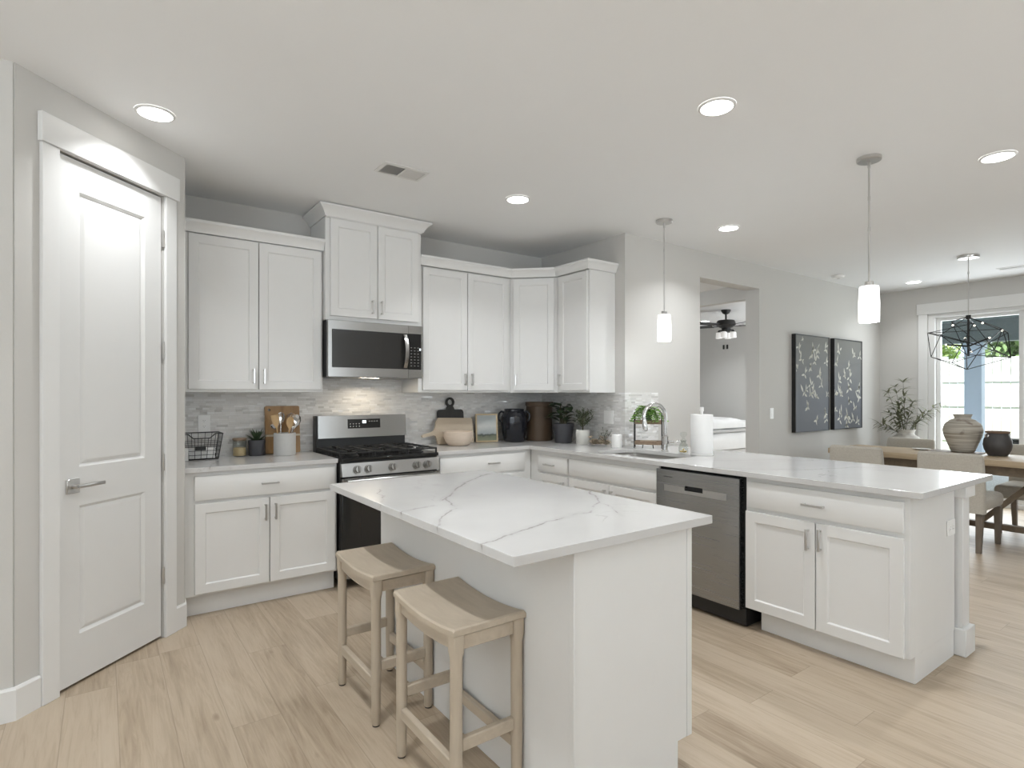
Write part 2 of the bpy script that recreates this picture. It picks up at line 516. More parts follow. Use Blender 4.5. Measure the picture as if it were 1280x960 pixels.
# ------------------------------------------------------------------ mesh helpers
class B:
    """collects shapes in one bmesh; .mi is the material slot given to new faces"""

    def __init__(s):
        s.bm = bmesh.new()
        s.M = None
        s.mi = 0

    def v(s, p):
        p = Vector(p)
        return s.bm.verts.new(s.M @ p if s.M is not None else p)

    def f(s, vs):
        try:
            fc = s.bm.faces.new(vs)
        except ValueError:
            return None
        fc.material_index = s.mi
        return fc

    def box(s, x0, x1, y0, y1, z0, z1, bev=0.0, seg=1):
        x0, x1 = min(x0, x1), max(x0, x1)
        y0, y1 = min(y0, y1), max(y0, y1)
        z0, z1 = min(z0, z1), max(z0, z1)
        vs = [s.v((x, y, z)) for z in (z0, z1) for y in (y0, y1) for x in (x0, x1)]
        fs = [s.f([vs[i] for i in q]) for q in ((0, 2, 3, 1), (4, 5, 7, 6), (0, 1, 5, 4), (2, 6, 7, 3), (0, 4, 6, 2), (1, 3, 7, 5))]
        if bev > 0:
            bev = min(bev, 0.49 * min(x1 - x0, y1 - y0, z1 - z0))
            es = list({e for f in fs for e in f.edges})
            r = bmesh.ops.bevel(s.bm, geom=es, offset=bev, segments=seg, affect='EDGES', profile=0.5)
            for f in r['faces']:
                f.material_index = s.mi
        return s

    def prism(s, pts, z0, z1, bev=0.0):
        """polygon in x, y pushed from z0 to z1"""
        a = [s.v((p[0], p[1], z0)) for p in pts]
        b = [s.v((p[0], p[1], z1)) for p in pts]
        n = len(pts)
        fs = [s.f(a[::-1]), s.f(b)]
        for i in range(n):
            fs.append(s.f([a[i], a[(i + 1) % n], b[(i + 1) % n], b[i]]))
        if bev:
            es = list({e for f in fs[:2] for e in f.edges})
            bmesh.ops.bevel(s.bm, geom=es, offset=bev, segments=2, affect='EDGES', profile=0.5)
        return s

    def lathe(s, prof, cx=0, cy=0, seg=28, cap0=True, cap1=True, sx=1, sy=1):
        rings = []
        for r, z in prof:
            rings.append([s.v((cx + sx * r * math.cos(2 * PI * k / seg), cy + sy * r * math.sin(2 * PI * k / seg), z)) for k in range(seg)])
        for a, b in zip(rings[:-1], rings[1:]):
            for k in range(seg):
                s.f([a[k], a[(k + 1) % seg], b[(k + 1) % seg], b[k]])
        if cap0:
            s.f(rings[0][::-1])
        if cap1:
            s.f(rings[-1])
        return s

    def tube(s, pts, r, seg=8, closed=False, cap=True):
        pts = [Vector(p) for p in pts]
        n = len(pts)
        rs = r if isinstance(r, (list, tuple)) else [r] * n
        rings = []
        prev = None
        for i, p in enumerate(pts):
            if closed:
                t = pts[(i + 1) % n] - pts[i - 1]
            else:
                t = pts[min(i + 1, n - 1)] - pts[max(i - 1, 0)]
            if t.length < 1e-9:
                t = Vector((0, 0, 1))
            t.normalize()
            if prev is None:
                up = Vector((0, 0, 1)) if abs(t.z) < 0.9 else Vector((1, 0, 0))
                a = up.cross(t).normalized()
            else:
                a = (prev - t * prev.dot(t))
                a = a.normalized() if a.length > 1e-6 else t.orthogonal().normalized()
            prev = a
            b = t.cross(a)
            rings.append([s.v(p + rs[i] * (a * math.cos(2 * PI * k / seg) + b * math.sin(2 * PI * k / seg))) for k in range(seg)])
        m = n if closed else n - 1
        for i in range(m):
            a, b = rings[i], rings[(i + 1) % n]
            for k in range(seg):
                s.f([a[k], a[(k + 1) % seg], b[(k + 1) % seg], b[k]])
        if cap and not closed:
            s.f(rings[0][::-1])
            s.f(rings[-1])
        return s

    def cyl(s, p0, p1, r0, r1=None, seg=16):
        return s.tube([p0, p1], [r0, r0 if r1 is None else r1], seg)

    def sweep(s, path, prof, closed=False):
        """profile (out, z) along an x, y path; 'out' is to the right of the walking direction, with mitred corners"""
        P = [Vector((p[0], p[1])) for p in path]
        n = len(P)
        rings = []
        for i in range(n):
            d0 = (P[i] - P[i - 1]).normalized() if i > 0 else None
            d1 = (P[i + 1] - P[i]).normalized() if i < n - 1 else None
            n0 = Vector((d0.y, -d0.x)) if d0 else None
            n1 = Vector((d1.y, -d1.x)) if d1 else None
            if n0 is None:
                m_ = n1
            elif n1 is None:
                m_ = n0
            else:
                m_ = (n0 + n1).normalized()
                m_ = m_ / m_.dot(n0)
            rings.append([s.v((P[i].x + m_.x * o, P[i].y + m_.y * o, z)) for o, z in prof])
        k = len(prof)
        for a, b in zip(rings[:-1], rings[1:]):
            for j in range(k):
                s.f([a[j], b[j], b[(j + 1) % k], a[(j + 1) % k]])
        s.f(rings[0])
        s.f(rings[-1][::-1])
        return s

    def rings(s, loops, cap0=True, cap1=True):
        """bridge loops of equal length"""
        rs = [[s.v(p) for p in L] for L in loops]
        n = len(rs[0])
        for a, b in zip(rs[:-1], rs[1:]):
            for k in range(n):
                s.f([a[k], a[(k + 1) % n], b[(k + 1) % n], b[k]])
        if cap0:
            s.f(rs[0][::-1])
        if cap1:
            s.f(rs[-1])
        return s

    def leaf(s, p, d, up, L, W, bend=0.25, n=4, tip=True):
        """one curved leaf blade from p in direction d"""
        p, d, up = Vector(p), Vector(d).normalized(), Vector(up)
        side = d.cross(up)
        if side.length < 1e-5:
            side = d.orthogonal()
        side.normalize()
        nrm = side.cross(d)
        rows = []
        for i in range(n + 1):
            t = i / n
            w = W * math.sin(PI * min(1, (0.08 + 0.92 * t) ** 0.8)) * 0.5
            c = p + d * (L * t) - nrm * (bend * L * t * t)
            if i == n:
                rows.append([s.v(c)])
            else:
                rows.append([s.v(c - side * w + nrm * w * 0.25), s.v(c), s.v(c + side * w + nrm * w * 0.25)])
        for a, b in zip(rows[:-1], rows[1:]):
            if len(b) == 3:
                s.f([a[0], a[1], b[1], b[0]])
                s.f([a[1], a[2], b[2], b[1]])
            else:
                s.f([a[0], a[1], b[0]])
                s.f([a[1], a[2], b[0]])
        return s

    def build(s, name, mats, parent=None, smooth=True, ang=0.62, recalc=True):
        bm = s.bm
        if recalc:
            bmesh.ops.recalc_face_normals(bm, faces=bm.faces[:])
        if smooth:
            for f in bm.faces:
                f.smooth = True
            for e in bm.edges:
                if len(e.link_faces) == 2 and e.calc_face_angle(0) > ang:
                    e.smooth = False
        me = bpy.data.meshes.new(name)
        bm.to_mesh(me)
        bm.free()
        for mt in ([mats] if isinstance(mats, str) else mats):
            me.materials.append(MATS[mt])
        o = bpy.data.objects.new(name, me)
        COL.objects.link(o)
        if parent is not None:
            o.parent = parent
        return o


def tag(o, label, cat, group=None, kind=None):
    o['label'] = label
    o['category'] = cat
    if group:
        o['group'] = group
    if kind:
        o['kind'] = kind
    return o


def thing(name, label, cat, loc=(0, 0, 0), rz=0.0, group=None, rot=None):
    o = bpy.data.objects.new(name, None)
    o.empty_display_size = 0.05
    COL.objects.link(o)
    o.location = loc
    o.rotation_euler = rot if rot else (0, 0, rz)
    return tag(o, label, cat, group)


def struct(name, b, mt, label, cat='structure', loc=None, rz=0.0, parent=None, smooth=False):
    o = b.build(name, mt, parent, smooth=smooth)
    if loc is not None:
        o.location = loc
        o.rotation_euler = (0, 0, rz)
    if parent is None:
        tag(o, label, cat)
        o['kind'] = 'structure'
    return o


def dup(root, loc, rz=None, label=None):
    r = root.copy()
    COL.objects.link(r)
    r.location = loc
    if rz is not None:
        r.rotation_euler = (0, 0, rz)
    if label:
        r['label'] = label
    for ch in list(root.children):
        c = ch.copy()
        COL.objects.link(c)
        c.parent = r
        for g in list(ch.children):
            d = g.copy()
            COL.objects.link(d)
            d.parent = c
    return r


def rrect(x0, x1, y0, y1, r, n=5):
    pts = []
    for cx, cy, a0 in ((x1 - r, y0 + r, -90), (x1 - r, y1 - r, 0), (x0 + r, y1 - r, 90), (x0 + r, y0 + r, 180)):
        for k in range(n + 1):
            a = math.radians(a0 + 90 * k / n)
            pts.append((cx + r * math.cos(a), cy + r * math.sin(a)))
    return pts


# ------------------------------------------------------------------ the room shell
ZC = 2.745
PX, PY = -3.935, -1.387          # left end of the pantry wall, which runs at 45 degrees
b = B()
b.box(-7.0, 5.24, -8.5, -0.98, -0.1, 0)
b.box(-7.0, 0.0, -0.98, 0.12, -0.1, 0)
b.box(0.0, 6.87, -0.98, 4.3, -0.1, 0)
struct('floor', b, 'oak_floor', 'light oak plank floor running through the kitchen and dining area', 'floor')
b = B()
b.box(-7.1, 5.4, -8.6, -0.98, ZC, ZC + 0.12)
b.box(-7.1, 0.0, -0.98, 0.2, ZC, ZC + 0.12)
b.box(0.0, 6.95, -0.98, 4.4, ZC, ZC + 0.12)
struct('ceiling', b, 'ceiling_paint', 'flat white ceiling over kitchen and dining area', 'ceiling')
b = B().box(-3.36, 0.16, 0, 0.12, 0, ZC)
struct('wall_back', b, 'wall_paint', 'greige kitchen wall behind the gas range', 'wall')
b = B().box(0.0, 0.16, -1.142, 0, 0, ZC)
struct('wall_right', b, 'wall_paint', 'short greige return wall at the end of the corner cabinets', 'wall')
b = B()
b.box(0.16, 1.044, -1.142, -0.982, 0, ZC)
b.box(1.044, 2.077, -1.142, -0.982, 2.49, ZC)
b.box(2.077, 5.088, -1.142, -0.982, 0, ZC)
struct('wall_dining', b, 'wall_paint', 'greige wall with a tall open passage and two framed pictures', 'wall')
b = B()
b.box(5.088, 5.24, -1.70, -0.98, 0, ZC)
b.box(5.088, 5.24, -3.56, -1.70, 2.41, ZC)
b.box(5.088, 5.24, -8.5, -3.56, 0, ZC)
struct('wall_patio', b, 'wall_paint', 'greige dining wall holding the glazed patio door', 'wall')
b = B()
b.box(0, 0.186, 0, 0.11, 0, ZC)
b.box(0.186, 0.808, 0, 0.11, 2.462, ZC)
b.box(0.808, 0.968, 0, 0.11, 0, ZC)
struct('wall_pantry', b, 'wall_paint', 'angled greige wall around the white pantry door', 'wall', (PX, PY, 0), PI / 4)
b = B().box(-3.36, -3.245, -0.70, 0.0, 0, ZC)
struct('wall_pantry_side', b, 'wall_paint', 'narrow greige wall between the pantry door wall and the cabinets', 'wall')
b = B()
b.box(-5.2, -3.362, 0.0, 0.12, 0, ZC)
b.box(-5.2, -5.08, -1.27, 0.0, 0, ZC)
struct('wall_pantry_inner', b, 'wall_paint', 'inner walls of the closed pantry', 'wall')
b = B().box(-7.0, -3.94, -1.387, -1.27, 0, ZC)
struct('wall_left', b, 'wall_paint', 'greige wall at the far left edge of the picture', 'wall')
b = B()
b.box(-7.12, -7.0, -8.5, -6.3, 0, ZC)
b.box(-7.12, -7.0, -3.7, -1.27, 0, ZC)
b.box(-7.12, -7.0, -6.3, -3.7, 0, 0.45)
b.box(-7.12, -7.0, -6.3, -3.7, 2.65, ZC)
struct('wall_west', b, 'wall_paint', 'greige living room wall with a window, out of view to the left', 'wall')
b = B()
for x0, x1 in ((-7.12, -2.2), (0.4, 5.24)):
    b.box(x0, x1, -8.62, -8.5, 0, ZC)
b.box(-2.2, 0.4, -8.62, -8.5, 0, 0.45)
b.box(-2.2, 0.4, -8.62, -8.5, 2.65, ZC)
struct('wall_south', b, 'wall_paint', 'greige living room wall with a window behind the viewer', 'wall')


def window(name, x0, x1, loc, rz, label):
    b = B()
    xm = (x0 + x1) / 2
    for q in ((x0, x0 + 0.06, 0.45, 2.65), (x1 - 0.06, x1, 0.45, 2.65), (xm - 0.03, xm + 0.03, 0.51, 2.59), (x0 + 0.06, x1 - 0.06, 0.45, 0.51), (x0 + 0.06, x1 - 0.06, 2.59, 2.65)):
        b.box(q[0], q[1], -0.10, -0.03, q[2], q[3])
    w = struct(name, b, 'trim_paint', label, 'window', loc, rz)
    g = B()
    g.box(x0 + 0.06, xm - 0.03, -0.068, -0.062, 0.51, 2.59)
    g.box(xm + 0.03, x1 - 0.06, -0.068, -0.062, 0.51, 2.59)
    g.build('glass_pane', 'window_glass', w)


window('window_1', -1.3, 1.3, (-0.9, -8.5, 0), 0, 'white framed living room window behind the viewer')
window('added_window', -0.7, 0.7, (0.04, 1.5, 0), -PI / 2, 'white framed window added to light the passage, out of view')  # extra unseen window, added to go with the passage fill lamp
window('window_2', -1.3, 1.3, (-7.0, -5.0, 0), -PI / 2, 'white framed living room window out of view to the left')
# passage and bedroom beyond
b = B()
b.box(0.04, 0.16, -0.982, 0.8, 0, ZC)
b.box(0.04, 0.16, 2.2, 4.2, 0, ZC)
b.box(0.04, 0.16, 0.8, 2.2, 0, 0.45)  # gap in this wall made for the added window
b.box(0.04, 0.16, 0.8, 2.2, 2.65, ZC)
struct('wall_hall', b, 'wall_paint', 'left wall of the passage behind the opening', 'wall')
b = B()
b.box(2.95, 3.07, -0.70, 0.95, 2.555, ZC)
b.box(2.95, 3.07, -0.98, -0.70, 0, ZC)
b.box(2.95, 3.07, 0.95, 4.2, 0, ZC)
struct('wall_bedroom', b, 'wall_paint', 'wall with the wide bedroom doorway beyond the passage', 'wall')
b = B().box(6.75, 6.87, -0.98, 4.2, 0, ZC)
struct('wall_bedroom_far', b, 'wall_paint', 'grey far wall of the bedroom behind the bed', 'wall')
b = B().box(0.04, 6.87, 4.2, 4.32, 0, ZC)
struct('wall_bedroom_side', b, 'wall_paint', 'side wall of the bedroom', 'wall')
b = B().box(5.24, 6.87, -0.98, -0.86, 0, ZC)
struct('wall_bedroom_outer', b, 'wall_paint', 'outer wall of the bedroom beside the porch', 'wall')

# ------------------------------------------------------------------ trim and baseboards
BBP = [(0, 0), (0.014, 0), (0.014, 0.128), (0.008, 0.138), (0, 0.138)]


def baseboard(name, path, label):
    struct(name, B().sweep(path, BBP), 'trim_paint', label, 'baseboard')


def pan(s, o=0.0):     # a point of the pantry wall, o metres out into the room
    return (PX + s * 0.70711 + o * 0.70711, PY + s * 0.70711 - o * 0.70711)


baseboard('baseboard_left', [(-7.0, PY), (PX, PY), pan(0.101)], 'white baseboard left of the pantry door')
baseboard('baseboard_pantry', [pan(0.893), pan(0.968), (-3.245, -0.60)], 'short white baseboard right of the pantry door')
baseboard('baseboard_dining', [(2.077, -1.142), (5.088, -1.142), (5.088, -1.60)], 'white baseboard of the dining wall')
baseboard('baseboard_opening', [(0.40, -1.142), (1.044, -1.142), (1.044, -0.982)], 'white baseboard left of the passage')
# pantry door casing
b = B()
b.box(0.103, 0.184, -0.019, -0.0005, 0, 2.462, 0.002)
b.box(0.810, 0.890, -0.019, -0.0005, 0, 2.462, 0.002)
b.box(0.094, 0.905, -0.027, -0.0005, 2.463, 2.592, 0.002)
struct('trim_1', b, 'trim_paint', 'flat white casing around the pantry door', 'door casing', (PX, PY, 0), PI / 4)
# patio door casing
b = B()
b.box(5.066, 5.0875, -1.70, -1.60, 0, 2.395, 0.002)
b.box(5.058, 5.0875, -3.70, -1.585, 2.396, 2.535, 0.002)
b.box(5.066, 5.0875, -3.66, -3.56, 0, 2.395, 0.002)
struct('trim_2', b, 'trim_paint', 'flat white casing around the patio door', 'door casing')


# ------------------------------------------------------------------ pantry door
def pantry_door():
    b = B()
    X0, X1, Z0, Z1 = 0.197, 0.797, 0.014, 2.452
    yf, yb = 0.004, 0.039
    px0, px1 = 0.299, 0.685
    rows = [(0.234, 0.836), (1.018, 2.309)]
    xs = [X0, px0, px1, X1]
    zs = [Z0, rows[0][0], rows[0][1], rows[1][0], rows[1][1], Z1]
    for i in range(3):
        for j in range(5):
            x0, x1, z0, z1 = xs[i], xs[i + 1], zs[j], zs[j + 1]
            if i == 1 and j in (1, 3):
                def lp(ins, y):
                    return [(x0 + ins, y, z0 + ins), (x1 - ins, y, z0 + ins), (x1 - ins, y, z1 - ins), (x0 + ins, y, z1 - ins)]
                b.rings([lp(0, yf), lp(0.003, yf + 0.003), lp(0.014, yf + 0.013), lp(0.030, yf + 0.0045), lp(0.033, yf + 0.004)], cap0=False)
            else:
                b.f([b.v((x0, yf, z0)), b.v((x1, yf, z0)), b.v((x1, yf, z1)), b.v((x0, yf, z1))])
    bmesh.ops.remove_doubles(b.bm, verts=b.bm.verts[:], dist=1e-5)
    o = [(X0, Z0), (X1, Z0), (X1, Z1), (X0, Z1)]
    b.rings([[(x, yf, z) for x, z in o], [(x, yb, z) for x, z in o]], cap0=False)
    d = struct('door_1', b, 'pantry_door_paint', 'white two panel pantry door at the left', 'door', (PX, PY, 0), PI / 4)
    h = B()
    h.box(0.229, 0.295, -0.006, 0.0035, 0.900, 0.966, 0.002)
    h.cyl((0.262, -0.004, 0.933), (0.262, -0.034, 0.933), 0.011)
    hd = h.build('door_handle', 'nickel', d)
    hd['label'] = 'brushed nickel lever handle'
    l = B()
    l.box(0.252, 0.395, -0.046, -0.034, 0.925, 0.942, 0.004, 2)
    l.build('lever', 'nickel', hd)
    for z in (0.347, 0.978, 1.602, 2.222):
        k = B()
        k.cyl((0.8035, -0.006, z - 0.045), (0.8035, -0.006, z + 0.045), 0.0065, seg=10)
        k.box(0.799, 0.8085, -0.005, 0.004, z - 0.045, z + 0.045)
        k.cyl((0.8035, -0.006, z + 0.045), (0.8035, -0.006, z + 0.051), 0.0045, seg=10)
        k.build('hinge', 'nickel', d)


pantry_door()


# ------------------------------------------------------------------ patio door
def patio_door():
    b = B()      # fixed frame
    b.box(5.10, 5.22, -1.772, -1.70, 0.0, 2.41, 0.003)
    b.box(5.10, 5.22, -3.56, -3.49, 0.0, 2.41, 0.003)
    b.box(5.10, 5.22, -3.49, -1.772, 2.345, 2.41, 0.003)
    b.box(5.10, 5.22, -3.49, -1.772, 0.0, 0.05, 0.003)
    d = struct('door_2', b, 'trim_paint', 'white framed sliding patio door beyond the dining table', 'door')
    for y0, y1, x in ((-2.66, -1.773, 5.185), (-3.489, -2.60, 5.145)):
        s_ = B()
        s_.box(x - 0.02, x + 0.02, y0, y0 + 0.065, 0.052, 2.343, 0.002)
        s_.box(x - 0.02, x + 0.02, y1 - 0.045, y1, 0.052, 2.343, 0.002)
        s_.box(x - 0.02, x + 0.02, y0 + 0.065, y1 - 0.045, 0.052, 0.13, 0.002)
        s_.box(x - 0.02, x + 0.02, y0 + 0.065, y1 - 0.045, 2.305, 2.343, 0.002)
        sash = s_.build('sash', 'trim_paint', d)
        g = B().box(x - 0.003, x + 0.003, y0 + 0.064, y1 - 0.044, 0.128, 2.307)
        g.build('glass_pane', 'window_glass', sash)


patio_door()


# ------------------------------------------------------------------ cabinets
def bar_pull(parent, x, y, z, L, vertical, name='handle'):
    """flat bar pull centred at x, z; y is the surface it stands on, room side is -y"""
    b = B()
    if vertical:
        for s in (-1, 1):
            b.box(x - 0.0045, x + 0.0045, y - 0.026, y, z + s * (L / 2 - 0.008) - 0.0045, z + s * (L / 2 - 0.008) + 0.0045)
        b.box(x - 0.006, x + 0.006, y - 0.033, y - 0.024, z - L / 2, z + L / 2, 0.0015)
    else:
        for s in (-1, 1):
            b.box(x + s * (L / 2 - 0.008) - 0.0045, x + s * (L / 2 - 0.008) + 0.0045, y - 0.026, y, z - 0.0045, z + 0.0045)
        b.box(x - L / 2, x + L / 2, y - 0.033, y - 0.024, z - 0.006, z + 0.006, 0.0015)
    return b.build(name, 'nickel', parent)


def shaker(parent, x0, x1, z0, z1, yb, name='door', rail=0.056, T=0.02, mat='cabinet_paint'):
    """recessed panel door; yb is the plane it lies against"""
    yf = yb - T

    def lp(i, y):
        return [(x0 + i, y, z0 + i), (x1 - i, y, z0 + i), (x1 - i, y, z1 - i), (x0 + i, y, z1 - i)]
    b = B()
    b.rings([lp(0, yb), lp(0, yf + 0.002), lp(0.002, yf), lp(rail, yf), lp(rail + 0.002, yf + 0.003), lp(rail + 0.007, yf + 0.009), lp(rail + 0.008, yf + 0.009)])
    return b.build(name, mat, parent)


def slab(parent, x0, x1, z0, z1, yb, name='drawer', T=0.02):
    b = B().box(x0, x1, yb - T, yb, z0, z1, 0.0035, 2)
    return b.build(name, 'cabinet_paint', parent)


def cabinet(name, label, cat, loc, rz, x0, x1, D, z0, z1, fronts, kick=None, group=None, side=None, back=0.001):
    t = thing(name, label, cat, loc, rz, group)
    b = B().box(x0, x1, -D, -back, z0, z1, 0.0012)
    if side:
        b.box(*side)
    b.build('carcass', 'cabinet_paint', t)
    if kick:
        k = B().box(kick[0], kick[1], -D + 0.055, -back - 0.009, 0.001, z0 - 0.0005)
        k.build('toe_kick', 'cabinet_paint', t)
    for f in fronts:
        kind, a, c, e, g = f[:5]
        if kind == 'door':
            d = shaker(t, a, c, e, g, -D - 0.0008)
        else:
            d = slab(t, a, c, e, g, -D - 0.0008, 'drawer' if kind == 'drawer' else 'false_drawer_front')
        if len(f) > 5:
            bar_pull(d, f[5], -D - 0.0205, f[6], f[7] if len(f) > 7 else 0.104, kind == 'door')
    return t


# left of the range
cabinet('base_cabinet', 'white base cabinet left of the range with one wide drawer over two doors', 'cabinet', (0, 0, 0), 0,
        -3.243, -2.318, 0.61, 0.131, 0.8835,
        [('drawer', -3.188, -2.335, 0.712, 0.860, -2.760, 0.788, 0.108),
         ('door', -3.187, -2.7635, 0.145, 0.692, -2.788, 0.603),
         ('door', -2.7575, -2.333, 0.145, 0.692, -2.727, 0.603)], kick=(-3.24, -2.32))
# right of the range up to the corner
cabinet('base_cabinet', 'white base cabinet right of the range, its front mostly hidden by the island top', 'cabinet', (0, 0, 0), 0,
        -1.536, -0.611, 0.61, 0.131, 0.8835,
        [('drawer', -1.515, -0.690, 0.712, 0.860, -1.02, 0.79, 0.108),
         ('door', -1.515, -1.105, 0.145, 0.692, -1.13, 0.603),
         ('door', -1.099, -0.690, 0.145, 0.692, -1.07, 0.603)], kick=(-1.533, -0.615))
# the peninsula run: local x grows toward the viewer
R90 = -PI / 2
cabinet('drawer_cabinet', 'narrow white base cabinet in the inner corner with one small drawer over a door', 'cabinet', (0, 0, 0), R90,
        0.6125, 1.118, 0.61, 0.131, 0.8835,
        [('drawer', 0.735, 1.105, 0.712, 0.845, 0.895, 0.772, 0.12),
         ('door', 0.735, 1.105, 0.145, 0.692, 1.070, 0.600)], kick=(0.672, 1.117))
cabinet('sink_cabinet', 'white sink base cabinet with a wide blank panel over two doors', 'cabinet', (0, 0, 0), R90,
        1.120, 2.018, 0.61, 0.131, 0.70,
        [('panel', 1.135, 2.010, 0.715, 0.845),
         ('door', 1.135, 1.5685, 0.145, 0.692, 1.535, 0.603),
         ('door', 1.5735, 2.010, 0.145, 0.692, 1.603, 0.603)], kick=(1.12, 2.018),
        side=(1.120, 2.018, -0.61, -0.590, 0.70, 0.8835))
endc = cabinet('base_cabinet', 'white base cabinet at the near end of the peninsula with a drawer over two doors', 'cabinet', (0, 0, 0), R90,
               2.652, 3.476, 0.61, 0.131, 0.8835,
               [('drawer', 2.668, 3.453, 0.712, 0.858, 3.048, 0.779, 0.112),
                ('door', 2.658, 3.0505, 0.130, 0.688, 3.018, 0.598, 0.112),
                ('door', 3.0565, 3.454, 0.130, 0.688, 3.081, 0.606, 0.112)], kick=(2.712, 3.475), back=0.0365)

# peninsula support post
t = thing('support_post', 'square white post with blocky foot and cap under the peninsula overhang', 'post', (0.035, -3.455, 0))
B().box(-0.07, 0.07, -0.07, 0.07, 0.001, 0.142, 0.003).build('foot_block', 'cabinet_paint', t)
B().box(-0.05, 0.05, -0.05, 0.05, 0.1425, 0.8215, 0.002).build('shaft', 'cabinet_paint', t)
B().box(-0.07, 0.07, -0.07, 0.07, 0.822, 0.8835, 0.003).build('cap', 'cabinet_paint', t)
# rear panel of the peninsula, facing the dining table
tag(B().box(0.0005, 0.018, -3.375, -1.145, 0.001, 0.8835).build('peninsula_back_panel', 'cabinet_paint'),
    'plain white panel on the dining side of the peninsula', 'panel')


# ---- wall cabinets
CROWN = [(0.0, 0.0), (0.010, 0.0), (0.012, 0.012), (0.020, 0.030), (0.034, 0.056), (0.040, 0.060), (0.040, 0.078), (0.0, 0.078)]
CROWN_BIG = [(0.0, 0.0), (0.010, 0.0), (0.012, 0.008), (0.020, 0.022), (0.038, 0.048), (0.058, 0.062), (0.062, 0.066), (0.062, 0.078), (0.0, 0.078)]


def shift(prof, z):
    return [(o, zz + z) for o, zz in prof]


t = cabinet('wall_cabinet', 'white two door wall cabinet above the wire basket and utensil crock', 'cabinet', (0, 0, 0), 0,
            -3.243, -2.319, 0.305, 1.372, 2.415,
            [('door', -3.187, -2.7655, 1.391, 2.405, -2.797, 1.482),
             ('door', -2.7600, -2.334, 1.391, 2.405, -2.730, 1.482)])
B().sweep([(-3.243, -0.326), (-2.319, -0.326)], shift(CROWN, 2.412)).build('crown_moulding', 'cabinet_paint', t)
B().box(-3.243, -2.319, -0.326, -0.3055, 2.4125, 2.489).build('crown_backing', 'cabinet_paint', t)
t = cabinet('wall_cabinet', 'tall white wall cabinet reaching the ceiling above the microwave', 'cabinet', (0, 0, 0), 0,
            -2.317, -1.545, 0.36, 1.906, 2.665,
            [('door', -2.284, -1.9235, 1.936, 2.652, -1.966, 2.022),
             ('door', -1.9180, -1.576, 1.936, 2.652, -1.893, 2.022)])
B().sweep([(-2.317, -0.002), (-2.317, -0.381), (-1.545, -0.381), (-1.545, -0.002)], shift(CROWN_BIG, 2.660)).build('crown_moulding', 'cabinet_paint', t)
B().box(-2.317, -1.545, -0.381, -0.3605, 2.6535, 2.737).build('crown_backing', 'cabinet_paint', t)
cabinet('wall_cabinet', 'white two door wall cabinet right of the microwave', 'cabinet', (0, 0, 0), 0,
        -1.543, -0.611, 0.305, 1.372, 2.415,
        [('door', -1.506, -1.0830, 1.392, 2.405, -1.110, 1.485),
         ('door', -1.0770, -0.643, 1.392, 2.405, -1.041, 1.485)])
# the diagonal corner unit
t = thing('corner_wall_cabinet', 'white diagonal corner wall cabinet with one door between its two neighbours', 'cabinet', (-0.457, -0.457, 0), -PI / 4)
b = B()
b.M = Matrix.Rotation(PI / 4, 4, 'Z') @ Matrix.Translation((0.457, 0.457, 0))
b.prism([(-0.609, -0.306), (-0.306, -0.609), (-0.002, -0.609), (-0.002, -0.002), (-0.609, -0.002)], 1.372, 2.415)
b.build('carcass', 'cabinet_paint', t)
d = shaker(t, -0.186, 0.186, 1.392, 2.405, -0.0008)
bar_pull(d, -0.160, -0.0205, 1.485, 0.104, True)
cabinet('wall_cabinet', 'narrow white one door wall cabinet at the right end of the corner run', 'cabinet', (0, 0, 0), R90,
        0.611, 1.028, 0.305, 1.372, 2.415,
        [('door', 0.648, 1.010, 1.392, 2.405, 0.672, 1.485)])
b = B().sweep([(-1.543, -0.327), (-0.6175, -0.327), (-0.327, -0.6175), (-0.327, -1.030), (-0.001, -1.030)], shift(CROWN, 2.4155))
tag(b.build('crown_moulding', 'cabinet_paint'), 'white crown moulding running along the top of the corner wall cabinets', 'moulding')

# ---- island
t = thing('kitchen_island', 'white panelled island cabinet in the middle of the kitchen under the big veined worktop', 'island', (-2.16, -2.48, 0))
x0, x1, y0, y1 = -2.465 + 2.16, -1.885 + 2.16, -3.215 + 2.48, -1.735 + 2.48
B().box(x0 + 0.016, x1, y0 + 0.016, y1 - 0.002, 0.112, 0.8832).build('carcass', 'cabinet_paint', t)
B().box(x0 + 0.016, x1 - 0.075, y0 + 0.016, y1 - 0.002, 0.001, 0.1115).build('toe_kick', 'cabinet_paint', t)
b = B().box(x0, x0 + 0.0155, y0 + 0.016, y1, 0.001, 0.8832)
b.build('back_panel', 'cabinet_paint', t)
b = B()
b.M = Matrix.Translation((0, y0, 0)) @ Matrix.Rotation(PI / 2, 4, 'X')
b.prism([(x0, 0.001), (x1 - 0.075, 0.001), (x1 - 0.075, 0.112), (x1 + 0.001, 0.112), (x1 + 0.001, 0.8832), (x0, 0.8832)], -0.0155, 0.003)
pe = b.build('end_panel', 'cabinet_paint', t)
B().box(x0 - 0.0005, x0 + 0.009, y0 - 0.009, y0 - 0.0032, 0.001, 0.8832, 0.0015).build('corner_trim', 'cabinet_paint', t)
B().box(x1 - 0.026, x1 + 0.0012, y0 - 0.0065, y0 - 0.0032, 0.113, 0.8832, 0.001).build('corner_trim', 'cabinet_paint', t)
Mi = Matrix.Translation((x1 + 0.0012, 0, 0)) @ Matrix.Rotation(PI / 2, 4, 'Z')
